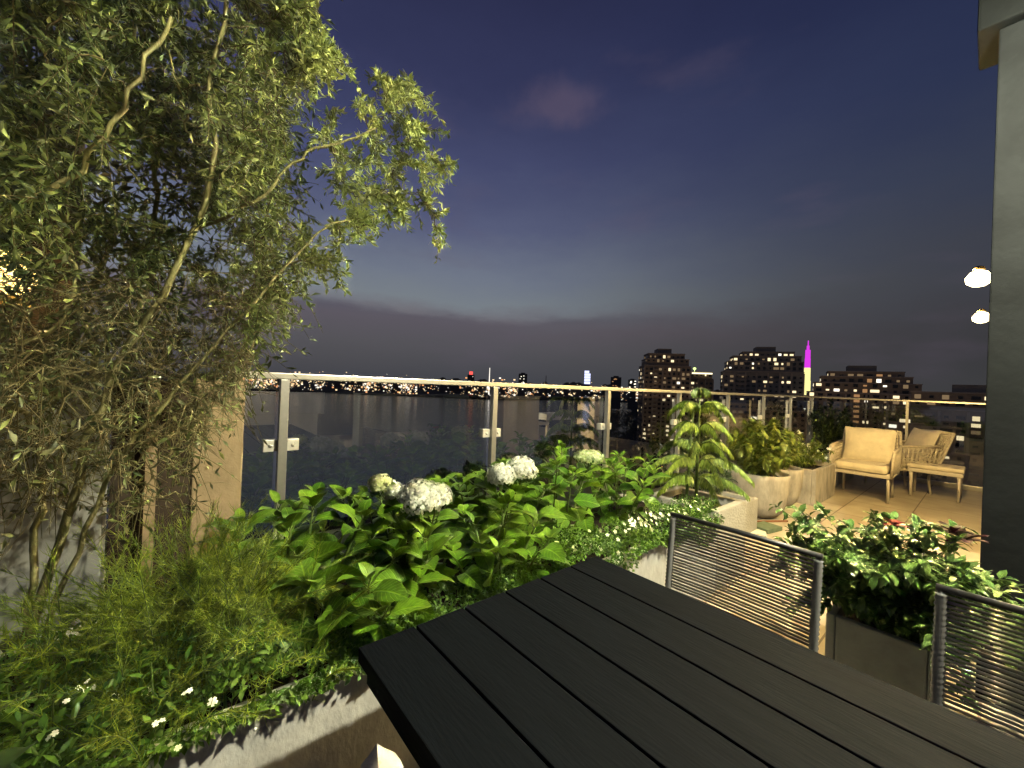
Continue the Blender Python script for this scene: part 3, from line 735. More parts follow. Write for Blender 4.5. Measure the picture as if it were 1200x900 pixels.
# ---- patio seats
def make_armchair():
    """cream rope armchair facing -X, origin at floor centre"""
    rt = thing('armchair', (0, 0, 0), '', 'armchair', 'cream rope armchairs on the patio')
    for (x, y, s) in ((-.27, .29, 1), (-.27, -.29, 1), (.25, .27, -1), (.25, -.27, -1)):
        b2 = MB(); b2.tube([(x, y, .40), (x + .01 * s, y, .2), (x - .015 * s, y * 1.02, .001)], [.021, .018, .014], 10); b2.build('leg', 'frame_cream', rt)
    b2 = MB(); b2.box(-.30, -.32, .33, .28, .32, .385, bev=.012); b2.build('seat_frame', 'frame_cream', rt)
    b2 = MB(); b2.box(-.33, -.29, .387, .22, .29, .50, bev=.045); b2.build('seat_cushion', 'cushion_cream', rt)
    for sy in (-1, 1):                                                     # woven arm panels
        b2 = MB()
        b2.tube([(-.30, sy * .325, .34), (-.31, sy * .34, .66), (-.27, sy * .345, .70), (.10, sy * .345, .72), (.36, sy * .33, .74)], .018, 10)
        b2.tube([(-.30, sy * .325, .36), (.28, sy * .325, .36)], .015, 8)
        for i in range(24):
            x = -.30 + .62 * i / 23
            b2.tube([(x, sy * .326, .36), (x + .025 * (-1) ** i, sy * .336, .53), (x + .045 * (i / 23), sy * .342, .705)], .007, 5)
        for z in (.42, .47, .52, .57, .62, .67):
            b2.tube([(-.30, sy * (.326 + (z - .36) * .045), z), (.33, sy * (.326 + (z - .36) * .04), z + .01)], .007, 5)
        b2.build('arm_panel', 'rope', rt)
    b2 = MB()
    bk = lambda z: .29 + .20 * (z - .36) / .55
    for y in (-.32, .32):
        b2.tube([(bk(.34), y, .34), (bk(.6), y * 1.02, .6), (bk(.93), y * .98, .93)], .02, 10)
    b2.tube([(bk(.93), -.32, .93), (bk(.95), 0, .945), (bk(.93), .32, .93)], .02, 10)
    for i in range(30):
        y = -.305 + .61 * i / 29
        b2.tube([(bk(.36), y, .36), (bk(.64) + .012, y + .008 * (-1) ** i, .64), (bk(.93), y, .93)], .007, 5)
    for i in range(14):
        z = .40 + .5 * i / 13
        b2.tube([(bk(z) - .004, -.315, z), (bk(z) + .006, 0, z), (bk(z) - .004, .315, z)], .007, 5)
    b2.build('back_panel', 'rope', rt)
    Mx = Matrix.Translation((.27, 0, .715)) @ Matrix.Rotation(R(-70), 4, 'Y')
    vs, fs = pillow(Mx @ Matrix.Rotation(R(0), 4, 'Z'), .54, .60, .13)
    b2 = MB(); b2.add(vs, fs, True); b2.build('back_cushion', 'cushion_cream', rt)
    return rt
ac = make_armchair(); ac.location = (7.72, 1.16, 0); ac.rotation_euler[2] = R(0); ac['label'] = 'cream rope armchair facing the table, its cushion seen from the front'
a2 = copy_tree(ac); a2.location = (8.88, .93, 0); a2.rotation_euler[2] = R(-55); a2['label'] = 'cream rope armchair turned sideways, showing its woven arm panel'
r = thing('footstool', (8.70, .50, 0), 'long cream footstool with thin legs right of the armchairs', 'footstool')
for x in (8.47, 8.93):
    for y in (.26, .74):
        b = MB(); b.tube([(x, y, .40), (x, y, .2), (x + (.01 if x > 8.7 else -.01), y, .001)], [.022, .018, .015], 10); b.build('leg', 'frame_cream', r)
b = MB(); b.box(8.44, .22, .355, 8.96, .78, .41, bev=.012); b.build('frame', 'frame_cream', r)
b = MB(); b.box(8.45, .21, .412, 8.95, .79, .475, bev=.028); b.build('seat_cushion', 'cushion_cream', r)

# ---- flat things lying on the floor by the pots
def flat(name, px_, py_, w, d, th, rot, mat, label, cat):
    a, bb_ = ray(px_, py_); k = EYE / bb_
    c = Vector((k * (FPX * FW[0] + a * RT[0]), k * (FPX * FW[1] + a * RT[1]), 0))
    bb = MB(); bb.box(-w / 2, -d / 2, .003, w / 2, d / 2, th, bev=min(.004, th * .3), M=Matrix.Translation(c) @ Matrix.Rotation(R(rot), 4, 'Z'))
    return tag(bb.build(name, mat, origin=(c.x, c.y, 0)), label, cat)
flat('booklet', 884, 623, .26, .20, .022, 20, 'paper_pale', 'pale booklet lying on the floor by the large pot', 'book')
flat('folder', 897, 620.5, .26, .19, .045, -12, 'paper_green', 'dark green folder lying beside the pale booklet', 'folder')
flat('garden_stake', 880, 612, .9, .018, .02, -32, 'stick_brown', 'long reddish garden stake lying behind the pale booklet', 'stake')
flat('garden_stake', 868, 627, .7, .018, .02, -22, 'stick_brown', 'short reddish garden stake lying in front of the pale booklet', 'stake')

# ================================================================== PLANTS
def poly_interp(pts, n):
    pts = [Vector(p) for p in pts]
    seg = [(pts[i + 1] - pts[i]).length for i in range(len(pts) - 1)]
    tot = sum(seg); out = []
    for k in range(n):
        d = tot * k / (n - 1); i = 0
        while i < len(seg) - 1 and d > seg[i]: d -= seg[i]; i += 1
        q0 = pts[max(i - 1, 0)]; q1 = pts[i]; q2 = pts[i + 1]; q3 = pts[min(i + 2, len(pts) - 1)]
        t_ = min(1, d / max(seg[i], 1e-6))
        out.append(.5 * ((2 * q1) + (q2 - q0) * t_ + (2 * q0 - 5 * q1 + 4 * q2 - q3) * t_ ** 2 + (3 * q1 - q0 - 3 * q2 + q3) * t_ ** 3))
    return out

# ---- olive-like tree
tree = thing('olive_tree', (-.30, 1.75, .47), 'tall multi stemmed small leaved tree filling the left edge', 'tree')
SKEL = []                                              # (point, level)
trunk = MB()
base = Vector((-.30, 1.75, .45))
def stem(pix, r0, r1, start=None, n=26):
    pts = ([start] if start is not None else []) + [at_y(x, y, Y) for x, y, Y in pix]
    pp = poly_interp(pts, n)
    for i in range(1, n - 1):
        pp[i] = pp[i] + Vector((random.uniform(-1, 1), random.uniform(-1, 1), random.uniform(-1, 1))) * .008
    trunk.tube(pp, [r0 + (r1 - r0) * i / (n - 1) for i in range(n)], 8)
    SKEL.extend(pp[3:])
    return pp
stem([(95, 545, 1.60), (140, 430, 1.57), (165, 375, 1.55), (195, 335, 1.53), (232, 250, 1.51), (250, 180, 1.49), (243, 90, 1.49), (262, 20, 1.51), (280, -70, 1.53)], 0.0116, 0.0058, base)
stem([(-40, 238, 1.53), (40, 233, 1.49), (90, 200, 1.47), (130, 150, 1.45), (162, 88, 1.43), (200, 20, 1.42)], 0.0088, 0.0050, at_y(-150, 420, 1.75))
stem([(50, 540, 1.78), (10, 470, 1.80), (-40, 420, 1.8), (-150, 380, 1.78)], 0.0095, 0.0065, base + Vector((0, .02, 0)))
stem([(130, 560, 1.59), (215, 445, 1.53), (290, 360, 1.49), (345, 300, 1.47), (380, 265, 1.45), (410, 258, 1.43)], 0.0082, 0.0029, base + Vector((.02, 0, .06)))
stem([(300, 235, 1.49), (335, 200, 1.47), (368, 175, 1.45), (400, 165, 1.43), (440, 150, 1.41)], 0.0061, 0.0029, at_y(228, 270, 1.645))
stem([(0, 415, 1.59), (60, 388, 1.57), (90, 330, 1.57), (80, 290, 1.7)], 0.0068, 0.0036, at_y(-100, 450, 1.78))
stem([(90, 330, 1.9), (60, 200, 1.95), (30, 60, 2.0), (10, -80, 2.0)], 0.0095, 0.0058, at_y(120, 470, 1.8))
stem([(180, 300, 1.9), (180, 150, 1.95), (150, 0, 2.0), (140, -90, 2.0)], 0.0088, 0.0050, at_y(143, 430, 1.59))
stem([(270, 130, 1.75), (310, 60, 1.75), (330, 0, 1.75), (340, -60, 1.75)], 0.0054, 0.0029, at_y(238, 230, 1.52))
stem([(225, 165, 1.6), (205, 95, 1.45), (190, 50, 1.43)], 0.0041, 0.0022, at_y(238, 165, 1.49))
trunk.build('trunk', 'bark_olive', tree)

def crown_edge(y):
    ys = [-200, 0, 40, 70, 90, 110, 200, 250, 300, 330, 360, 400, 440, 480, 560]
    xs = [400, 365, 362, 395, 345, 330, 335, 345, 375, 340, 318, 305, 290, 265, 215]
    return float(np.interp(y, ys, xs))
targets = []
for i in range(1500):
    y = random.uniform(-170, 520)
    e = crown_edge(y)
    x = random.uniform(-170, e) if random.random() < .72 else e - abs(random.gauss(0, 45))
    Y = random.uniform(1.58, 2.14) if random.random() < .86 else random.uniform(1.36, 1.58)
    if x > 250: Y = random.uniform(1.46, 1.85)
    if x < 70 and 285 < y < 365 and random.random() < .5: continue
    targets.append((at_y(x, y, Y), x, y))
for i in range(320):                                       # bare lower tangle
    y = random.uniform(320, 600); x = random.uniform(-60, min(crown_edge(min(y, 520)) - 8, 290))
    if x < 70 and 285 < y < 365 and random.random() < .4: continue
    targets.append((at_y(x, y, random.uniform(1.36, 1.95)), x, y + 60))
spray = [(520, 200), (505, 185), (495, 170), (485, 100), (470, 110), (450, 95), (492, 122), (455, 130), (440, 88), (432, 150), (475, 150), (510, 255), (515, 278), (500, 238),
         (490, 225), (470, 190), (440, 185), (420, 195), (400, 190), (385, 130), (380, 160), (395, 210), (430, 215), (450, 220), (470, 232), (475, 245), (455, 255), (430, 255), (425, 240), (410, 225),
         (440, 270), (420, 275), (400, 285), (385, 300), (375, 315), (395, 262), (408, 82), (380, 70), (395, 60), (370, 100), (420, 120), (445, 165), (460, 205), (415, 262), (395, 320), (350, 330), (320, 340), (460, 100), (480, 165), (500, 205), (465, 165), (445, 140), (482, 140), (498, 150),
         (445, 235), (462, 240), (435, 228), (418, 248), (478, 118), (464, 122), (452, 112), (405, 200), (396, 175), (512, 190), (486, 192)]
for (x, y) in spray:
    targets.append((at_y(x, y, random.uniform(1.50, 1.60)), x, y))
anchor = at_y(228, 270, 1.645)
targets.sort(key=lambda q: (q[0] - anchor).length + (.6 if q[1] > 360 else 0))
sk = np.array([tuple(p) for p in SKEL])
tw = MB()
LP, LD, LN, LL, LW, LM, LR = [], [], [], [], [], [], []
for (T, px_, py_) in targets:
    dv = sk - np.array(T)
    dd = np.sqrt((dv ** 2).sum(1)); i = int(dd.argmin())
    A = Vector(sk[i]); dvec = T - A
    ln = dvec.length
    if ln > .85 or ln < .015: continue
    mid = A + dvec * .5 + Vector((random.uniform(-1, 1), random.uniform(-1, 1), random.uniform(-.3, 1))) * ln * .16
    pp = poly_interp([A, mid, T], 8)
    for q in range(1, 7): pp[q] = pp[q] + Vector((random.uniform(-1, 1), random.uniform(-1, 1), random.uniform(-1, 1))) * .006
    r0 = .0022 + .0035 * min(1, ln / .5)
    tw.tube(pp, [r0 + (.0009 - r0) * k / 7 for k in range(8)], 5, cap=False)
    sk = np.vstack([sk, np.array([tuple(p) for p in pp[2:]])])
    bare = py_ > 330 + random.uniform(-60, 60) and px_ < 290
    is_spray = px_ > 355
    nt2 = (5 if is_spray else 3) if not bare else 3
    for w in range(nt2):                               # side twigs
        k = random.randint(2, 7)
        o_ = pp[k]; dr = (pp[min(k, 6) + 1] - pp[min(k, 6)]).normalized()
        v = Vector(rng.normal(size=3)); v.normalize()
        dr = (dr * .6 + v * .8 + Vector((0, 0, -.15 if not is_spray else .1))).normalized()
        l2 = random.uniform(.06, .17) * (1 if not is_spray else .62)
        q2 = [o_ + dr * l2 * s + Vector((0, 0, -.25 * l2 * s * s)) for s in (0, .33, .66, 1)]
        tw.tube(q2, [.0013, .0011, .0009, .0006], 4, cap=False)
        nl = int(random.randint(13, 20) * (.6 if 255 < px_ < 356 else 1)) if not bare else random.randint(0, 3)
        for m_ in range(nl):
            s = random.uniform(.15, 1.05)
            LP.append(o_ + dr * l2 * s + Vector((0, 0, -.25 * l2 * s * s)))
            v2 = Vector(rng.normal(size=3)).normalized()
            d3 = (dr * .55 + v2 * .8).normalized()
            LD.append(d3); LN.append(Vector(rng.normal(size=3)) + Vector((0, 0, .8)))
            big = random.uniform(.020, .038)
            LL.append(big); LW.append(big * random.uniform(.24, .36)); LM.append(1 if (bare and random.random() < .75) else 0); LR.append(.45 + .55 * random.random() if is_spray else min(1, abs(random.gauss(.12, .22)) + (.15 if px_ > 230 else 0)))  # brighter light on the right-hand sprays is put into the leaf colour
    nl = int(random.randint(14, 24) * (.6 if 255 < px_ < 356 else 1)) if not bare else random.randint(0, 4)
    for m_ in range(nl):
        s = random.uniform(.3, 1)
        k = min(6, int(s * 7)); o_ = pp[k].lerp(pp[k + 1], random.random())
        dr = (pp[k + 1] - pp[k]).normalized(); v2 = Vector(rng.normal(size=3)).normalized()
        LP.append(o_); LD.append((dr * .5 + v2 * .8).normalized()); LN.append(Vector(rng.normal(size=3)) + Vector((0, 0, .8)))
        big = random.uniform(.020, .036)
        LL.append(big); LW.append(big * random.uniform(.24, .36)); LM.append(1 if (bare and random.random() < .75) else 0); LR.append(.45 + .55 * random.random() if is_spray else min(1, abs(random.gauss(.12, .22)) + (.15 if px_ > 230 else 0)))  # same lit and dark sides of the crown painted by leaf tone
tw.build('twigs', 'twig', tree)
arr = lambda q: np.array([tuple(v) for v in q])
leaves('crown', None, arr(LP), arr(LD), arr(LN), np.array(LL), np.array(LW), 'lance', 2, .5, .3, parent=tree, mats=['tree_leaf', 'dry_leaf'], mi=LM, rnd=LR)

# dense dark evergreen behind the tree, against the neighbour's wall
he = thing('evergreen_shrub', (-1.0, 2.75, 0), 'dense dark evergreen shrub behind the tree at the left', 'shrub')
n = 46000
P = np.c_[rng.uniform(-2.6, .35, n), rng.uniform(2.3, 3.15, n), rng.uniform(.5, 4.3, n)]
edge = .12 * np.sin(P[:, 2] * 5) + .10 * np.sin(P[:, 2] * 13 + 1)
keep = (P[:, 0] < -.02 + .17 * np.clip(P[:, 1] - 2.3, 0, 1) + edge - .5 * np.clip(1.9 - P[:, 2], 0, .6)) & (P[:, 2] < 4.0 + .2 * np.sin(P[:, 0] * 7))
keep &= (np.sin(P[:, 0] * 9 + 1) * np.sin(P[:, 1] * 8) * np.sin(P[:, 2] * 8 + 2) > -.7)
keep &= ~((np.abs(P[:, 0] + .56) < .26) & (np.abs(P[:, 2] - 1.82) < .22))
P = P[keep]; n = len(P)
leaves('foliage', 'hedge_leaf', P, rdir(n, .2), rdir(n, .6), rng.uniform(.04, .08, n), rng.uniform(.014, .026, n), 'lance', 2, .5, .3, parent=he)
b = MB()
for i in range(12):
    x = random.uniform(-2.4, -.6)
    b.tube([(x, 2.75, 0), (x + random.uniform(-.1, .1), 2.7, 1.2), (x + random.uniform(-.3, .2), 2.7 + random.uniform(-.2, .2), 3.7)], [.016, .012, .004], 6)
b.build('stems', 'twig', he)

# ---- hydrangeas
def hydrangea(cx, cy, nst, htop, spread, label, heads=(), lscale=1.0, z0=.46):
    rt = thing('hydrangea', (cx, cy, z0), label, 'hydrangea', 'hydrangeas in the long planter')
    st = MB(); P, D, NN_, Ls, Ws, Rn = [], [], [], [], [], []
    tips = []
    for k in range(nst):
        ang = 2 * math.pi * (k + random.uniform(-.3, .3)) / nst * 2.4
        rr_ = spread * math.sqrt((k + .5) / nst)
        tip = Vector((cx + math.cos(ang) * rr_ * 1.2, min(cy + math.sin(ang) * rr_, 2.06), z0 + (htop - z0) * random.uniform(.66, 1.0) * (1 - .25 * (rr_ / spread) ** 2)))
        tips.append((tip, ang))
    for (hx, hz) in [((h[0], h[1]), h[2]) for h in heads]:
        tips.append((Vector((hx[0], hx[1], hz - .05)), random.uniform(0, 6)))
    for (tip, ang) in tips:
        b0 = Vector((cx + random.uniform(-.05, .05), cy + random.uniform(-.05, .05), z0))
        b0 = b0.lerp(Vector((tip.x, tip.y, z0)), .45)
        pp = poly_interp([b0, b0.lerp(tip, .5) + Vector((0, 0, .04)), tip], 9)
        st.tube(pp, [.0055 - .002 * i / 8 for i in range(9)], 6)
        ph = random.uniform(0, 6.28)
        nodes = [(2, .92), (3.6, 1.0), (5.2, .95), (6.6, .85), (7.5, .62), (8, .42)]
        for q, (ii, sc) in enumerate(nodes):
            i0 = min(7, int(ii)); o_ = pp[i0].lerp(pp[i0 + 1], ii - i0)
            ph += 1.57 + random.uniform(-.25, .25)
            for s_ in (0, math.pi):
                a = ph + s_ + random.uniform(-.2, .2)
                up = [-.1, .15, .4, .75, 1.2, 1.9][q] + random.uniform(-.3, .4)
                d = Vector((math.cos(a), math.sin(a), up)).normalized()
                pet = .018 + .012 * random.random()
                P.append(o_ + d * pet); D.append(d)
                NN_.append(Vector((-math.cos(a) * up, -math.sin(a) * up, 1)) + Vector(rng.normal(size=3)) * .55)
                l_ = .145 * lscale * sc * random.uniform(.8, 1.2)
                Ls.append(l_); Ws.append(l_ * random.uniform(.60, .74)); Rn.append(min(1, max(0, random.gauss(.4 + .25 * (q >= 4), .22))))
                st.tube([o_, o_ + d * (pet + .004)], .0022, 5, cap=False)
    st.build('stems', 'stem_green', rt)
    leaves('foliage', 'hydrangea_leaf', arr(P), arr(D), arr(NN_), np.array(Ls), np.array(Ws), 'ovate', 6, .95, .22, parent=rt, serr=.05, wave=.10, rnd=Rn)
    for h in heads:
        head(rt, h)
    return rt
def head(rt, h):
    x, y, z, rad, kind = h
    n = int(190 * max(.45, (rad / .075) ** 1.5))
    i = np.arange(n) + .5
    cz = 1 - 1.55 * i / n; th = i * 2.39996
    sr = np.sqrt(1 - cz ** 2)
    d = np.c_[np.cos(th) * sr, np.sin(th) * sr, cz]
    d = unit(d + rng.normal(size=d.shape) * .07)
    flat_ = .82 if kind != 'flat' else .42
    c = np.array((x, y, z))
    fl = c + d * np.array([rad, rad, rad * flat_]) * rng.uniform(.88, 1.10, n)[:, None]
    P, D, NN_ = [], [], []
    for k in range(n):
        nr = (Vector(d[k]) + Vector(rng.normal(size=3)) * .32).normalized(); t1 = nr.orthogonal().normalized(); t2 = nr.cross(t1); a0 = random.uniform(0, 1.57)
        for q in range(4):
            a = a0 + q * math.pi / 2
            P.append(fl[k]); D.append(t1 * math.cos(a) + t2 * math.sin(a) + nr * .25); NN_.append(nr)
    s = .0118
    hd = leaves('flower_head', 'petal_green' if kind in ('green', 'flat') else 'petal_white', arr(P), arr(D), arr(NN_), s * rng.uniform(.8, 1.15, 4 * n), s * 1.05, 'petal', 2, .7, .1, parent=rt)
    b2 = MB(); b2.lathe([(rad * .15, -.45 * rad * flat_), (rad * .66, -.2 * rad * flat_), (rad * .80, .15 * rad * flat_), (rad * .62, .58 * rad * flat_), (rad * .1, .84 * rad * flat_)], (x, y, z), 18)
    b2.build('core', 'floret_core', hd)
def hp(px_, py_, Y, rpx, kind='white'):
    p = at_y(px_, py_, Y); fwd = p.x * FW[0] + p.y * FW[1]
    return (p.x, p.y, p.z, rpx / FPX * fwd, kind)
hydrangea(.36, 1.66, 10, 1.04, .27, 'leafy hydrangea without flowers nearest the tan pillar')
hydrangea(.78, 1.60, 10, .98, .27, 'hydrangea with large round white flower head at planter centre', heads=[hp(446, 567, 1.54, 13, 'green'), hp(461, 576, 1.56, 13), hp(493, 584, 1.48, 25), hp(512, 581, 1.50, 17)])
hydrangea(1.28, 1.66, 10, 1.0, .28, 'hydrangea with two white flower heads touching side by side', heads=[hp(587, 557, 1.54, 16), hp(611, 550, 1.60, 18)])
hydrangea(1.78, 1.68, 10, 1.04, .28, 'hydrangea with one flat pale green flower head', heads=[hp(690, 535, 1.52, 17, 'flat')])
hydrangea(2.40, 1.66, 11, 1.03, .30, 'hydrangea with bright leaf rosettes nearest the drooping conifer', lscale=.95)
hydrangea(.58, 1.40, 8, .84, .24, 'low hydrangea with big leaves overhanging the planter by the table corner', lscale=1.05)
hydrangea(1.12, 1.40, 8, .84, .24, 'low hydrangea with drooping leaves behind the table edge', lscale=1.05)

# ---- low ground cover spilling over the planter front
n = 26000
X = rng.uniform(-2.1, 2.94, n); u = rng.beta(1.0, 2.0, n)
Yc = 1.165 + .36 * u
top = .545 + .06 * np.sin(X * 9) * np.sin(X * 4.3 + 1) + rng.uniform(0, .07, n)
P = np.c_[X, Yc, top]
hang = Yc < 1.215
dep = np.clip(.07 + .06 * np.sin(X * 5.2) + .045 * np.sin(X * 13.7 + 2), .01, .2)
dep *= np.where(X < .85, .16, 1.0)
P[hang, 2] = .56 - rng.uniform(0, 1, hang.sum()) ** 1.4 * dep[hang]
D = rdir(n, .15); D[:, 1] -= .25; D[hang, 2] -= .35
tag(leaves('ground_cover', 'cover_leaf', P, D, rdir(n, .9), rng.uniform(.014, .030, n), rng.uniform(.008, .016, n), 'round', 2, .5, .2), 'small leaved ground cover spilling over the planter rim', 'ground cover', kind='stuff')
# tiny white blossoms
fpts = []
for i in range(150):
    x = random.uniform(1.45, 2.92) if i < 142 else random.uniform(-.55, .35)
    y = random.uniform(1.17, 1.40)
    fpts.append((x, y, .61 + random.uniform(-.01, .03) if y > 1.22 else random.uniform(.46, .60)))
P, D, NN_ = [], [], []
for p in fpts:
    nr = (Vector((0, -.6, .8)) + Vector(rng.normal(size=3)) * .4).normalized(); t1 = nr.orthogonal().normalized(); t2 = nr.cross(t1)
    for q in range(5):
        a = q * 1.2566; P.append(p); D.append(t1 * math.cos(a) + t2 * math.sin(a) + nr * .3); NN_.append(nr)
tag(leaves('blossoms', 'petal_white', arr(P), arr(D), arr(NN_), .011, .010, 'petal', 2, .4, .1), 'tiny white blossoms scattered over the ground cover', 'blossoms', kind='stuff')

# ---- feathery plant in the left of the planter
fe = thing('feathery_plant', (.06, 1.58, .46), 'yellow green feathery plant beside the tan pillar', 'plant')
st = MB(); P, D, NN_, Ls = [], [], [], []
for k in range(430):
    c = Vector((random.gauss(.09, .12), random.gauss(1.55, .12), .46))
    lean = Vector((random.gauss(0, .28), random.gauss(-.08, .22), 1)).normalized()
    h = random.uniform(.22, .60)
    pp = [c + lean * h * s + Vector((lean.x * 1.6 + .3 * math.sin(k * 1.7), lean.y * 1.6 + .3 * math.cos(k * 2.3), -.6)) * (s ** 2.2) * .16 for s in np.linspace(0, 1, 7)]
    st.tube(pp, [.0022 - .0014 * i / 6 for i in range(7)], 4, cap=False)
    for q in range(120):
        s = random.uniform(.12, 1); i0 = min(5, int(s * 6)); o_ = pp[i0].lerp(pp[i0 + 1], s * 6 - i0)
        ax = (pp[i0 + 1] - pp[i0]).normalized()
        v = Vector(rng.normal(size=3)).normalized()
        P.append(o_); D.append((ax * .55 + v * .75).normalized()); NN_.append(v); Ls.append(random.uniform(.022, .055))
st.build('stems', 'stem_green', fe)
leaves('foliage', 'feather_leaf', arr(P), arr(D), arr(NN_), np.array(Ls), .0021, 'blade', 2, .5, .2, parent=fe)

# ---- broad dark plant in the lower left corner
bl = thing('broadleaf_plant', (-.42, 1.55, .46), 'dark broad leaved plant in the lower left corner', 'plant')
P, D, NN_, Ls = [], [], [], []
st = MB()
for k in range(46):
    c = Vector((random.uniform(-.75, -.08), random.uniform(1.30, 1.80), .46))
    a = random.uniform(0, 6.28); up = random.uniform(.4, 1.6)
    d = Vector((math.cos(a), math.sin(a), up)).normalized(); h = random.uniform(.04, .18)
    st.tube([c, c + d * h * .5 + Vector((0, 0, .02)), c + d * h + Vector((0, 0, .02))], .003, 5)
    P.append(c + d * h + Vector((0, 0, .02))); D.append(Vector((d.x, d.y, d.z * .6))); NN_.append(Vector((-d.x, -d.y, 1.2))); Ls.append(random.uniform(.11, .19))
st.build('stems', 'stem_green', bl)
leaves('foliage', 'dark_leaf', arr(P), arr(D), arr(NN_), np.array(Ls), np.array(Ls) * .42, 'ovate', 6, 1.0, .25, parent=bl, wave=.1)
# small mixed weeds with white blooms lower left
wd = thing('flowering_herb', (-.12, 1.42, .46), 'low herb with small white flowers below the feathery plant', 'plant')
n = 2600
c = np.c_[rng.normal(-.12, .20, n), rng.uniform(1.22, 1.62, n), .50 + rng.uniform(0, .20, n)]
leaves('foliage', 'cover_leaf', c, rdir(n, .3), rdir(n, .8), rng.uniform(.02, .05, n), rng.uniform(.008, .016, n), 'lance', 2, .6, .2, parent=wd)
for (x, y) in [(100, 803), (95, 815), (108, 800), (219, 810), (186, 845), (63, 860), (205, 880)]:
    a, bb_ = ray(x, y)
    k = (EYE - .70) / bb_
    p = Vector((k * (FPX * FW[0] + a * RT[0]), k * (FPX * FW[1] + a * RT[1]), .70))
    P, D, NN_ = [], [], []
    for w in range(2):
        pc = p + Vector(rng.normal(size=3)) * .006
        nr = (Vector((0, -.5, .8)) + Vector(rng.normal(size=3)) * .5).normalized(); t1 = nr.orthogonal().normalized(); t2 = nr.cross(t1)
        for q in range(5):
            an = q * 1.2566; P.append(pc); D.append(t1 * math.cos(an) + t2 * math.sin(an) + nr * .3); NN_.append(nr)
    leaves('flower_cluster', 'petal_white', arr(P), arr(D), arr(NN_), .006, .0055, 'petal', 2, .4, .1, parent=wd)
b = MB()
for i in range(40):
    x = random.gauss(-.12, .18); y = random.uniform(1.25, 1.6)
    b.tube([(x, y, .46), (x + random.uniform(-.04, .04), y + random.uniform(-.04, .04), .70)], .0016, 4, cap=False)
b.build('stems', 'stem_green', wd)

# ---- drooping conifer (tiered fronds)
fn = thing('drooping_conifer', (3.28, 1.52, .54), 'young conifer with drooping tiers of feathery fronds in square planter', 'tree')
st = MB(); P, D, NN_, Ls, Rn = [], [], [], [], []
ctr = Vector((3.28, 1.52, .53))
for (dx, dy, topz) in ((0, 0, 1.44), (-.06, .05, 1.30)):
    st.tube([ctr + Vector((dx, dy, 0)), ctr + Vector((dx * .8, dy * .8, .45)), Vector((ctr.x + dx * .6, ctr.y + dy * .6, topz))], [.013, .009, .004], 8)
tiers = [(1.43, .07, 5, .2), (1.27, .25, 5, .75), (1.11, .26, 5, .7), (.96, .29, 5, .65), (.83, .38, 6, .5), (.70, .36, 6, .4)]
fr_ = MB()
for (z, ln, nb, up) in tiers:
    a0 = random.uniform(0, 6.28)
    for k in range(nb):
        a = a0 + 6.283 * k / nb + random.uniform(-.2, .2)
        h = Vector((math.cos(a), math.sin(a), 0)); l_ = ln * random.uniform(.85, 1.15)
        pp = [Vector((ctr.x, ctr.y, z)) + h * l_ * s + Vector((0, 0, l_ * (up * 1.5 * s - (up * 1.5 + .22) * s * s))) for s in np.linspace(0, 1, 9)]
        fr_.tube(pp, [.0032 - .002 * i / 8 for i in range(9)], 5, cap=False)
        side = Vector((-h.y, h.x, 0))
        for q in range(int(150 * l_ / .3)):
            s = random.uniform(.12, 1.0); i0 = min(7, int(s * 8)); o_ = pp[i0].lerp(pp[i0 + 1], s * 8 - i0)
            ax = (pp[i0 + 1] - pp[i0]).normalized(); sg = random.choice((-1, 1))
            P.append(o_); D.append((ax * .35 + side * sg * random.uniform(.25, .8) + Vector((0, 0, -.75))).normalized())
            NN_.append(side * sg * .7 + Vector((0, 0, .5))); Ls.append(random.uniform(.06, .11) * (1.1 - .5 * s)); Rn.append(random.random())
st.build('trunk', 'stem_green', fn)
fr_.build('branches', 'stem_green', fn)
leaves('fronds', 'fern_leaf', arr(P), arr(D), arr(NN_), np.array(Ls), .0125, 'lance', 3, .7, .2, parent=fn, rnd=Rn)

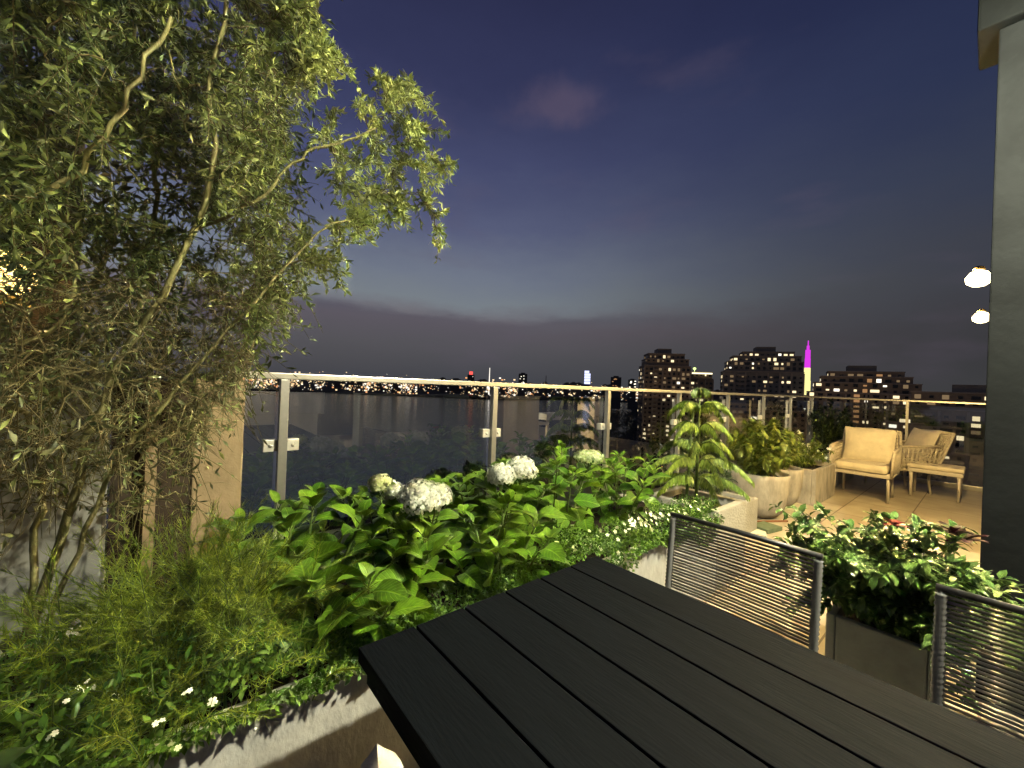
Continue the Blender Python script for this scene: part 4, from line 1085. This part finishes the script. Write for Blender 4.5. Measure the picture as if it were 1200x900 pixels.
# ---- leafy shrubs in pots
def pot_shrub(name, c, radx, rady, z0, z1, n, ls, mat, label, group=None, droop=.0, wide=.42, lean=(0, 0), prof='lance', flowers=0, flat=.35):
    rt = thing(name, (c[0], c[1], z0), label, 'shrub', group)
    st = MB(); P, D, NN_, Ls = [], [], [], []
    ns = max(10, n // 45)
    for k in range(ns):
        a = random.uniform(0, 6.28); rr_ = math.sqrt(random.random())
        hz = z0 + (z1 - z0) * random.uniform(.45, 1) * (1 - flat * rr_ ** 2)
        tip = Vector((c[0] + lean[0] + math.cos(a) * radx * rr_, c[1] + lean[1] + math.sin(a) * rady * rr_, hz - droop * rr_ * random.random()))
        b0 = Vector((c[0] + math.cos(a) * .25 * radx * rr_, c[1] + math.sin(a) * .25 * rady * rr_, z0))
        pp = poly_interp([b0, Vector((b0.x * .5 + tip.x * .5, b0.y * .5 + tip.y * .5, z0 + (hz - z0) * .65)), tip], 8)
        st.tube(pp, [.004 - .0025 * i / 7 for i in range(8)], 5, cap=False)
        for q in range(n // ns):
            s = 1 - random.random() ** 1.2 * .8; i0 = min(6, int(s * 7)); o_ = pp[i0].lerp(pp[i0 + 1], min(1, s * 7 - i0))
            ax = (pp[i0 + 1] - pp[i0]).normalized(); v = Vector(rng.normal(size=3)).normalized()
            d = (ax * .5 + v * .9).normalized()
            P.append(o_); D.append(d); NN_.append(Vector((-d.x * d.z, -d.y * d.z, 1 - d.z * d.z + .15)) + v * .2); Ls.append(ls * random.uniform(.65, 1.25))
    st.build('stems', 'stem_green', rt)
    leaves('foliage', mat, arr(P), arr(D), arr(NN_), np.array(Ls), np.array(Ls) * wide, prof, 3, .8, .22, parent=rt)
    if flowers:
        Pf, Df, Nf = [], [], []
        idx = rng.choice(len(P), flowers)
        for i in idx:
            p = Vector(P[i]) + Vector((0, 0, .03)); nr = (Vector((-.5, -.3, .7)) + Vector(rng.normal(size=3)) * .4).normalized(); t1 = nr.orthogonal().normalized(); t2 = nr.cross(t1)
            for q in range(5):
                a = q * 1.2566; Pf.append(p); Df.append(t1 * math.cos(a) + t2 * math.sin(a) + nr * .3); Nf.append(nr)
        leaves('flowers', 'petal_white', arr(Pf), arr(Df), arr(Nf), .022, .02, 'petal', 2, .4, .1, parent=rt)
    return rt
pot_shrub('leafy_shrub', (5.30, 1.72), .50, .40, .46, 1.22, 2300, .115, 'pot_leaf', 'leafy yellow green shrub growing in the large round pot', droop=.18)
pot_shrub('leafy_shrub', (6.05, 1.76), .36, .32, .44, 1.10, 1200, .075, 'pot_leaf', 'leafy shrub in the smaller round pot behind the large one', droop=.12)
pot_shrub('flowering_shrub', (6.85, 1.70), .55, .34, .42, .98, 1800, .06, 'pot_leaf', 'low shrub with small white flowers in the rectangular stone planter', droop=.2, flowers=70)
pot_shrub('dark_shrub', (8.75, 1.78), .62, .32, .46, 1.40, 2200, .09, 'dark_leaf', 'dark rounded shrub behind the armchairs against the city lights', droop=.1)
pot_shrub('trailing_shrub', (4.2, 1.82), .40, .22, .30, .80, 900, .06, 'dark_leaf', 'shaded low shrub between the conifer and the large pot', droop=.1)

# ---- glossy plant with red flowers between the chairs
rp_ = pot_shrub('red_flowering_plant', (2.46, .22), .46, .46, .39, .93, 6000, .056, 'glossy_leaf', 'glossy leaved plant with red blooms in the grey planter', droop=.30, wide=.50, lean=(-.02, .02), flat=.1)
def bloom(p, n, ln, mat, rt):
    P, D, NN_ = [], [], []
    for q in range(n):
        a = q * 2.399; up = .25 + 1.3 * q / n
        d = Vector((math.cos(a), math.sin(a), up)).normalized()
        P.append(p); D.append(d); NN_.append(Vector((-d.x * .8, -d.y * .8, .7)))
    leaves('flower', mat, arr(P), arr(D), arr(NN_), ln * rng.uniform(.8, 1.15, n), ln * .5, 'petal', 4, .9, .25, parent=rt)
bloom(at_f(1048, 616, 1.72), 14, .045, 'petal_red', rp_)
bloom(at_f(1130, 634, 1.66), 9, .075, 'petal_dark_red', rp_)
bloom(at_f(1116, 624, 1.68), 6, .07, 'petal_dark_red', rp_)

# ================================================================== THE CITY
def quad_mesh(name, w, h, mat, depth=.12):
    b2 = MB(); b2.box(-w / 2, -depth, -h / 2, w / 2, 0, h / 2); o = b2.build(name, mat); me = o.data
    bpy.data.objects.remove(o); return me
WIN = {}
def tower(label, px0, px1, ytop, dist, steps, turn, mat, lit=.28, group='apartment towers across the street', cols=9, storey=3.1, name='apartment_tower', penthouse=True, strip=None, orange=None, depth=24, balc=True, seed=1):
    rs = random.Random(seed)
    cpx = (px0 + px1) / 2
    c = at_f(cpx, 450, dist); w = (px1 - px0) / FPX * dist * math.hypot(1, (cpx - 600) / FPX) * .80
    top = at_f(cpx, ytop, dist).z
    ang = math.atan2(c.y, c.x) - math.pi / 2
    rt = thing(name, (c.x, c.y, GROUND + 1.2), label, 'tower', group, rz=ang + R(turn))
    H = top - GROUND - 1.2
    def lb(nm, boxes, mt, parent=None):
        b2 = MB()
        for bx in boxes: b2.box(*bx)
        o = b2.build(nm, mt); o.parent = parent or rt; return o
    x0, x1 = -w / 2, w / 2; y0, y1 = -depth / 2, depth / 2
    zt = H
    body = [(x0, y0, 0, x1, y1, H)]
    lv = []
    zcur = H
    # stepped upper storeys: (height below top, inset left, inset right, inset front)
    zs = [0] + [H - s[0] for s in steps] + [H]
    ins = [(0, 0, 0)] + [s[1:] for s in steps]
    body = []
    for i in range(len(ins)):
        il, ir, if_ = ins[i]
        body.append((x0 + il * w, y0 + if_, zs[i] + (.01 if i else 0), x1 - ir * w, y1 - (.5 if i else 0), zs[i + 1]))
    lb('body', body, mat)
    trim = []
    nfl = int(H / storey)
    for i, bx in enumerate(body):                       # parapets and storey bands
        trim.append((bx[0] - .25, bx[1] - .25, bx[5] + .012, bx[3] + .25, bx[4] + .1, bx[5] + .6))
    lb('parapet', trim, 'tower_trim')
    if penthouse:
        q = body[-1]; ww = q[3] - q[0]
        lb('penthouse', [(q[0] + ww * .28, q[1] + 3, q[5] + .62, q[0] + ww * .66, q[4] - 3, q[5] + 4.2)], 'brick_grey')
    piers = []
    nb = max(3, cols // 2)
    for k in range(nb + 1):
        x = body[0][0] + (body[0][3] - body[0][0]) * k / nb
        piers.append((x - .45, y0 - .35, 1, x + .45, y0 - .01, body[0][5] - .4))
    lb('pier', piers, 'tower_trim')
    # windows
    cand = []
    for k in range(nfl):
        z = H - storey * (k + .62)
        bx = next((q for q in reversed(body) if q[2] < z - 1 and z + 1 < q[5]), None)
        if bx is None: continue
        ww = bx[3] - bx[0]; nc = max(2, round(cols * ww / w))
        for j in range(nc):
            cand.append((z, bx[0] + ww * (j + .5) / nc, bx[1] - .02, 0, k, j))
        for j in range(max(2, int(cols * .6))):
            dd = bx[4] - bx[1]; sx = bx[0] - .02 if turn > 0 else bx[3] + .02
            cand.append((z, sx, bx[1] + dd * (j + .5) / max(2, int(cols * .6)), -90 if turn > 0 else 90, k, j))
    cw = w / cols * .62
    for key in ('lit_warm', 'lit_dim', 'lit_white', 'glass_dark', 'lit_orange'):
        for q, (wd_, hh_) in enumerate(((cw, .52), (cw * 1.5, .52), (cw * .5, .40), (cw * .8, .68), (cw * .62, .30))):
            WIN[(label, key, q)] = quad_mesh('window', wd_, storey * hh_, key)
    ind = 0; rest = {k: MB() for k in ('lit_warm', 'lit_dim', 'glass_dark', 'lit_orange')}
    for (z, x, y, ra, k, j) in cand:
        rv = rs.random()
        key = 'glass_dark'
        if orange is not None and ra == 0 and j == orange: key = 'lit_orange'
        elif rv < (lit if k < 7 else lit * .45) * .36: key = 'lit_warm'
        elif rv < (lit if k < 7 else lit * .45) * .46: key = 'lit_white'
        elif rv < (lit if k < 7 else lit * .5): key = 'lit_dim'
        if ind < 99:
            o = bpy.data.objects.new('window', WIN[(label, key, rs.choices((0, 1, 2, 3, 4), (4, 1, 3, 3, 2))[0])])
            COL.objects.link(o); o.parent = rt; o.location = (x, y, z); o.rotation_euler = (0, 0, R(ra)); ind += 1
        else:
            mb = rest['lit_warm' if key == 'lit_white' else key]
            Mx = Matrix.Translation((x, y, z)) @ Matrix.Rotation(R(ra), 4, 'Z')
            hw_ = cw * rs.choice((.5, .5, .3, .22)); mb.box(-hw_, -.12, -storey * .26, hw_, 0, storey * rs.choice((.26, .1, .2)), M=Mx)
    big = MB()
    mats_ = []
    for key, mb in rest.items():
        if mb.v:
            big.cur = len(mats_); mats_.append(key); big.add(mb.v, mb.f)
    if big.v:
        o = big.build('lower_windows', mats_); o.parent = rt; o['kind'] = 'stuff'
    if balc:
        for k in range(nfl):
            z = H - storey * (k + 1)
            if z > body[0][5] - 2 or z < H - 60: continue
        lb('balcony_stack', [(x0 + w * .18, y0 - 1.6, H - steps[0][0] - storey * (k + 1) if steps else H - storey * (k + 1), x0 + w * .30, y0 - .36, (H - steps[0][0] if steps else H) - storey * (k + 1) + 1.1) for k in range(int(min(nfl - 4, 16)))], 'tower_trim')
    if strip:
        lb('lit_cornice', [(x0 + w * .05, y0 - .5, H + strip, x1 - w * .05, y0 - .26, H + strip + 1.0)], 'lit_strip')
    return rt
tower('brown brick tower with stepped roof rising left of the green lamp', 748, 806, 416, 300, [(9, .05, .02, 2), (4, .10, .10, 4)], 12, 'brick_dark', lit=.46, cols=10, seed=3)
tw2 = tower('low brown block with glowing cornice beside the first tower', 806, 833, 437, 310, [(5, 0, .04, 1)], 10, 'brick_dark', lit=.3, cols=5, penthouse=False, strip=-1.2, depth=18, balc=False, seed=5)
tower('broad stepped tower just left of the purple spire', 848, 931, 414, 290, [(14, .05, .0, 1.5), (7, .12, .02, 3), (3, .25, .10, 4)], 9, 'brick_grey', lit=.42, cols=14, seed=8)
tower('wide tower behind the armchairs with a glowing orange stair bay', 962, 1063, 437, 250, [(13, .06, .08, 1.5), (7, .12, .14, 3), (3, .18, .2, 4)], 6, 'brick_dark', lit=.30, cols=13, orange=5, seed=13)
tower('dark tower at right, seen behind the far handrail', 1085, 1200, 462, 190, [(8, .15, .0, 1.5)], -8, 'brick_dark', lit=.24, cols=12, seed=21, depth=22)
tower('low block with a tall white light strip between the right towers', 1066, 1094, 474, 330, [(3, .1, .1, 1)], 5, 'brick_grey', lit=.3, cols=5, penthouse=False, balc=False, depth=18, seed=31)
r = thing('street_sign', tuple(at_f(1085, 540, 240)), 'tall narrow white lit sign below the right handrail', 'sign')
c = at_f(1085, 490, 240); b = MB(); b.box(c.x - .9, c.y - .9, c.z - 5, c.x + .9, c.y + .9, c.z + 9); b.build('lit_face', 'lit_white', r)
b = MB(); b.tube([(c.x, c.y, GROUND + 1.2), (c.x, c.y, c.z - 5.01)], .5, 8); b.build('post', 'far_block', r)
# slab block below the handrail, left of the conifer
tower('low grey slab with vertical piers below the handrail by the conifer', 748, 830, 478, 330, [(3, .05, .05, 1)], 10, 'brick_grey', lit=.08, cols=16, penthouse=False, balc=False, depth=18, seed=41)
tower('dim brick block below the handrail between conifer and leafy shrub', 836, 935, 474, 260, [(3, .1, .1, 1)], 8, 'brick_dark', lit=.14, cols=14, penthouse=False, balc=False, depth=20, seed=42)

# purple and yellow spire
c = at_f(945, 462, 1600); u_ = 1600 / FPX
r = thing('spire_tower', (c.x, c.y, GROUND + 1.2), 'slender far tower lit yellow below and magenta above', 'tower')
zb = lambda y: at_f(945, y, 1600).z
def sq(z0, z1, w0, w1):
    b2 = MB(); v = []
    for z, w_ in ((z0, w0), (z1, w1)):
        for sx, sy in ((-1, -1), (1, -1), (1, 1), (-1, 1)): v.append((c.x + sx * w_ / 2, c.y + sy * w_ / 2, z))
    b2.add(v, [(3, 2, 1, 0), (4, 5, 6, 7), (0, 1, 5, 4), (1, 2, 6, 5), (2, 3, 7, 6), (3, 0, 4, 7)]); return b2
sq(GROUND + 1.2, zb(463), 34, 34).build('base', 'far_block', r)
sq(zb(462.9), zb(446), 20, 20).build('lower_shaft', 'spire_yellow', r)
sq(zb(445.9), zb(431), 18, 17).build('lower_shaft', 'spire_yellow', r)
sq(zb(430.9), zb(420), 16, 15.5).build('upper_shaft', 'magenta', r)
sq(zb(419.9), zb(410), 14.5, 14).build('upper_shaft', 'magenta', r)
sq(zb(409.9), zb(405), 8, 7.5).build('crown_tier', 'magenta', r)
sq(zb(404.9), zb(399), 3.5, 3).build('mast', 'magenta', r)
for (x, d, z, pw_) in ((770, 225, -28, 12000), (880, 215, -28, 12000), (935, 225, -30, 9000), (1010, 180, -30, 5000), (1100, 135, -30, 1200)):
    p = at_f(x, 450, d); point('tower_fill_light', (p.x, p.y, z), pw_, (1.0, .70, .40), 1.0)  # strong warm fills added to lift the dark tower fronts
# green roof lamp
c = at_f(814, 432, 305)
b = MB(); b.lathe([(.3, -.9), (1.1, -.3), (1.1, .4), (.3, 1.0)], tuple(c), 12); b.tube([tuple(c - Vector((0, 0, .9))), tuple(c - Vector((0, 0, 3.6)))], .25, 6)
tag(b.build('roof_lamp', 'lamp_green', origin=tuple(c)), 'yellow green lamp glowing on the roof of the low block', 'lamp')

# far skyline
def far_block(px_, ytop, wpx, dist, label, name='skyline_building', mat='far_block', group='buildings on the far shore', nwin=6, cap=None, lit='lit_warm'):
    p = at_f(px_, ytop, dist); w = wpx / FPX * dist
    rt = thing(name, (p.x, p.y, GROUND + 3), label, 'building', group, rz=math.atan2(p.y, p.x) - math.pi / 2)
    h = p.z - GROUND - 3
    b2 = MB(); b2.box(-w / 2, -w / 3, 0, w / 2, w / 3, h); o = b2.build('body', mat); o.parent = rt
    b2 = MB(); b2.box(-w / 4, -w / 5, h + .05, w / 4, w / 5, h + w * (.12 if cap is None else .45)); o = b2.build('roof', cap or mat); o.parent = rt
    for k in range(nwin):
        b2 = MB(); x = random.uniform(-.4, .4) * w; z = h * random.uniform(.55, .95); s = max(1.6, w * .06)
        b2.box(x - s, -w / 3 - .4, z - s * .6, x + s, -w / 3 - .05, z + s * .6); o = b2.build('window', lit); o.parent = rt
    return rt
lt = far_block(688, 451, 8, 1800, 'slender bright blue white lit tower above the middle posts', nwin=0, name='skyline_tower')
p = at_f(688, 451, 1800); zt_ = at_f(688, 435, 1800).z - p.z; hb = p.z - GROUND - 3 + 4
for k in range(5):
    b = MB(); b.box(-13, -9, hb + zt_ * k / 5, 13 - (k == 4) * 6, 9, hb + zt_ * (k + .82) / 5); o = b.build('lit_storey', 'screen_blue'); o.parent = lt
b = MB(); b.box(-11, -8, hb - .5, 6, 8, hb + zt_ * .95); o = b.build('core', 'screen_dim'); o.parent = lt
far_block(552, 439, 8, 1700, 'small building with a red lit top above the handrail', nwin=0, cap='beacon_red', name='skyline_building')
far_block(613, 438, 10, 1700, 'pointed lit building in the middle of the far skyline', lit='lit_white', nwin=8)
far_block(722, 442, 12, 900, 'brown lit building just left of first brick tower', lit='lit_orange', nwin=10)
far_block(741, 445, 9, 900, 'white lit narrow building touching the first brick tower', lit='lit_white', nwin=10)
for i in range(46):
    x = random.uniform(320, 745) if i < 34 else random.uniform(820, 1150)
    hz = 451.3 + .0397 * (x - 600)
    far_block(x, hz - random.uniform(1, 6) * (1 if x > 500 else .6), random.uniform(4, 10), random.uniform(1600, 2300), 'small dark building with few lit windows in the far skyline', nwin=3)
# masts
for (x, y) in ((574, 431), (640, 440)):
    p = at_f(x, y, 1700); b = MB(); b.tube([(p.x, p.y, GROUND + 3), tuple(p)], [2.5, 1.2], 6)
    o = b.build('radio_mast', 'city_white' if x < 600 else 'far_block', origin=(p.x, p.y, GROUND + 3))
    tag(o, 'taller pale mast standing on the far shore skyline' if x < 600 else 'shorter dark mast standing on the far shore skyline', 'mast')
# countless city lights: far shore, and streets on the near side
def lights(name, pts, label):
    big = MB(); names = ['city_gold', 'city_white', 'city_orange']
    for (p, s) in pts:
        big.cur = random.choices((0, 1, 2), (5, 3, 2.4))[0]
        x, y, z = p
        big.add([(x - s, y - s, z), (x + s, y - s, z), (x + s, y + s, z), (x - s, y + s, z), (x - s, y - s, z + 2 * s), (x + s, y - s, z + 2 * s), (x + s, y + s, z + 2 * s), (x - s, y + s, z + 2 * s)],
                [(3, 2, 1, 0), (4, 5, 6, 7), (0, 1, 5, 4), (1, 2, 6, 5), (2, 3, 7, 6), (3, 0, 4, 7)])
    return tag(big.build(name, names), label, 'lights', kind='stuff')
pts = []
cen = [random.uniform(250, 800) for _ in range(46)]
for i in range(1900):
    d = 1270 + random.random() ** 1.6 * 2600; x = random.gauss(random.choice(cen), 5) if random.random() < .72 else random.uniform(250, 800)
    if x > 640: d += 260
    p = at_f(x, 450, d); z = GROUND + 4 + random.random() ** 2 * (38 if random.random() < .75 else 70)
    pts.append(((p.x, p.y, z), d / FPX * random.choice((.2, .25, .3, .35, .5, .8))))
lights('far_city_lights', pts, 'countless golden lights along the far shore')
pts = []
for i in range(1100):
    d = random.uniform(170, 1200); x = random.uniform(752, 1160)
    p = at_f(x, 450, d)
    pts.append(((p.x, p.y, GROUND + 3 + random.random() * 14), d / FPX * random.choice((.3, .4, .5, .7))))
lights('street_lights', pts, 'street lights scattered between the towers below')

# bank-side trees beyond the glass
for i, (x, d, h) in enumerate(((660, 260, 12), (684, 262, 15), (705, 275, 19), (726, 300, 22), (745, 330, 21), (640, 235, 9), (765, 300, 16), (600, 190, 9), (560, 165, 9), (520, 150, 9), (760, 205, 15), (790, 198, 13), (822, 205, 16), (850, 196, 14), (884, 205, 15), (915, 198, 14), (955, 190, 15), (990, 185, 14), (1030, 178, 14), (1078, 172, 13))):
    p = at_f(x, 450, d)
    h *= 1.4
    rt = thing('bank_tree', (p.x, p.y, GROUND + 1.2), 'dark tree on the near river bank beyond the glass', 'tree', 'dark trees on the near bank')
    b = MB(); b.tube([(p.x, p.y, GROUND + 1.2), (p.x, p.y, GROUND + 1.2 + h * .5)], [.5, .25], 7); b.build('trunk', 'twig', rt)
    n = 500; v = rdir(n) * rng.uniform(.55, 1.05, n)[:, None] * np.array([h * .42, h * .42, h * .40]); v += np.array([p.x, p.y, GROUND + 1.2 + h * .62])
    v += np.sin(v * .9) * .5
    leaves('crown', 'far_leaf', v, rdir(n, .1), rdir(n, .5), rng.uniform(1.2, 2.2, n), rng.uniform(.9, 1.6, n), 'round', 2, .4, .2, parent=rt)
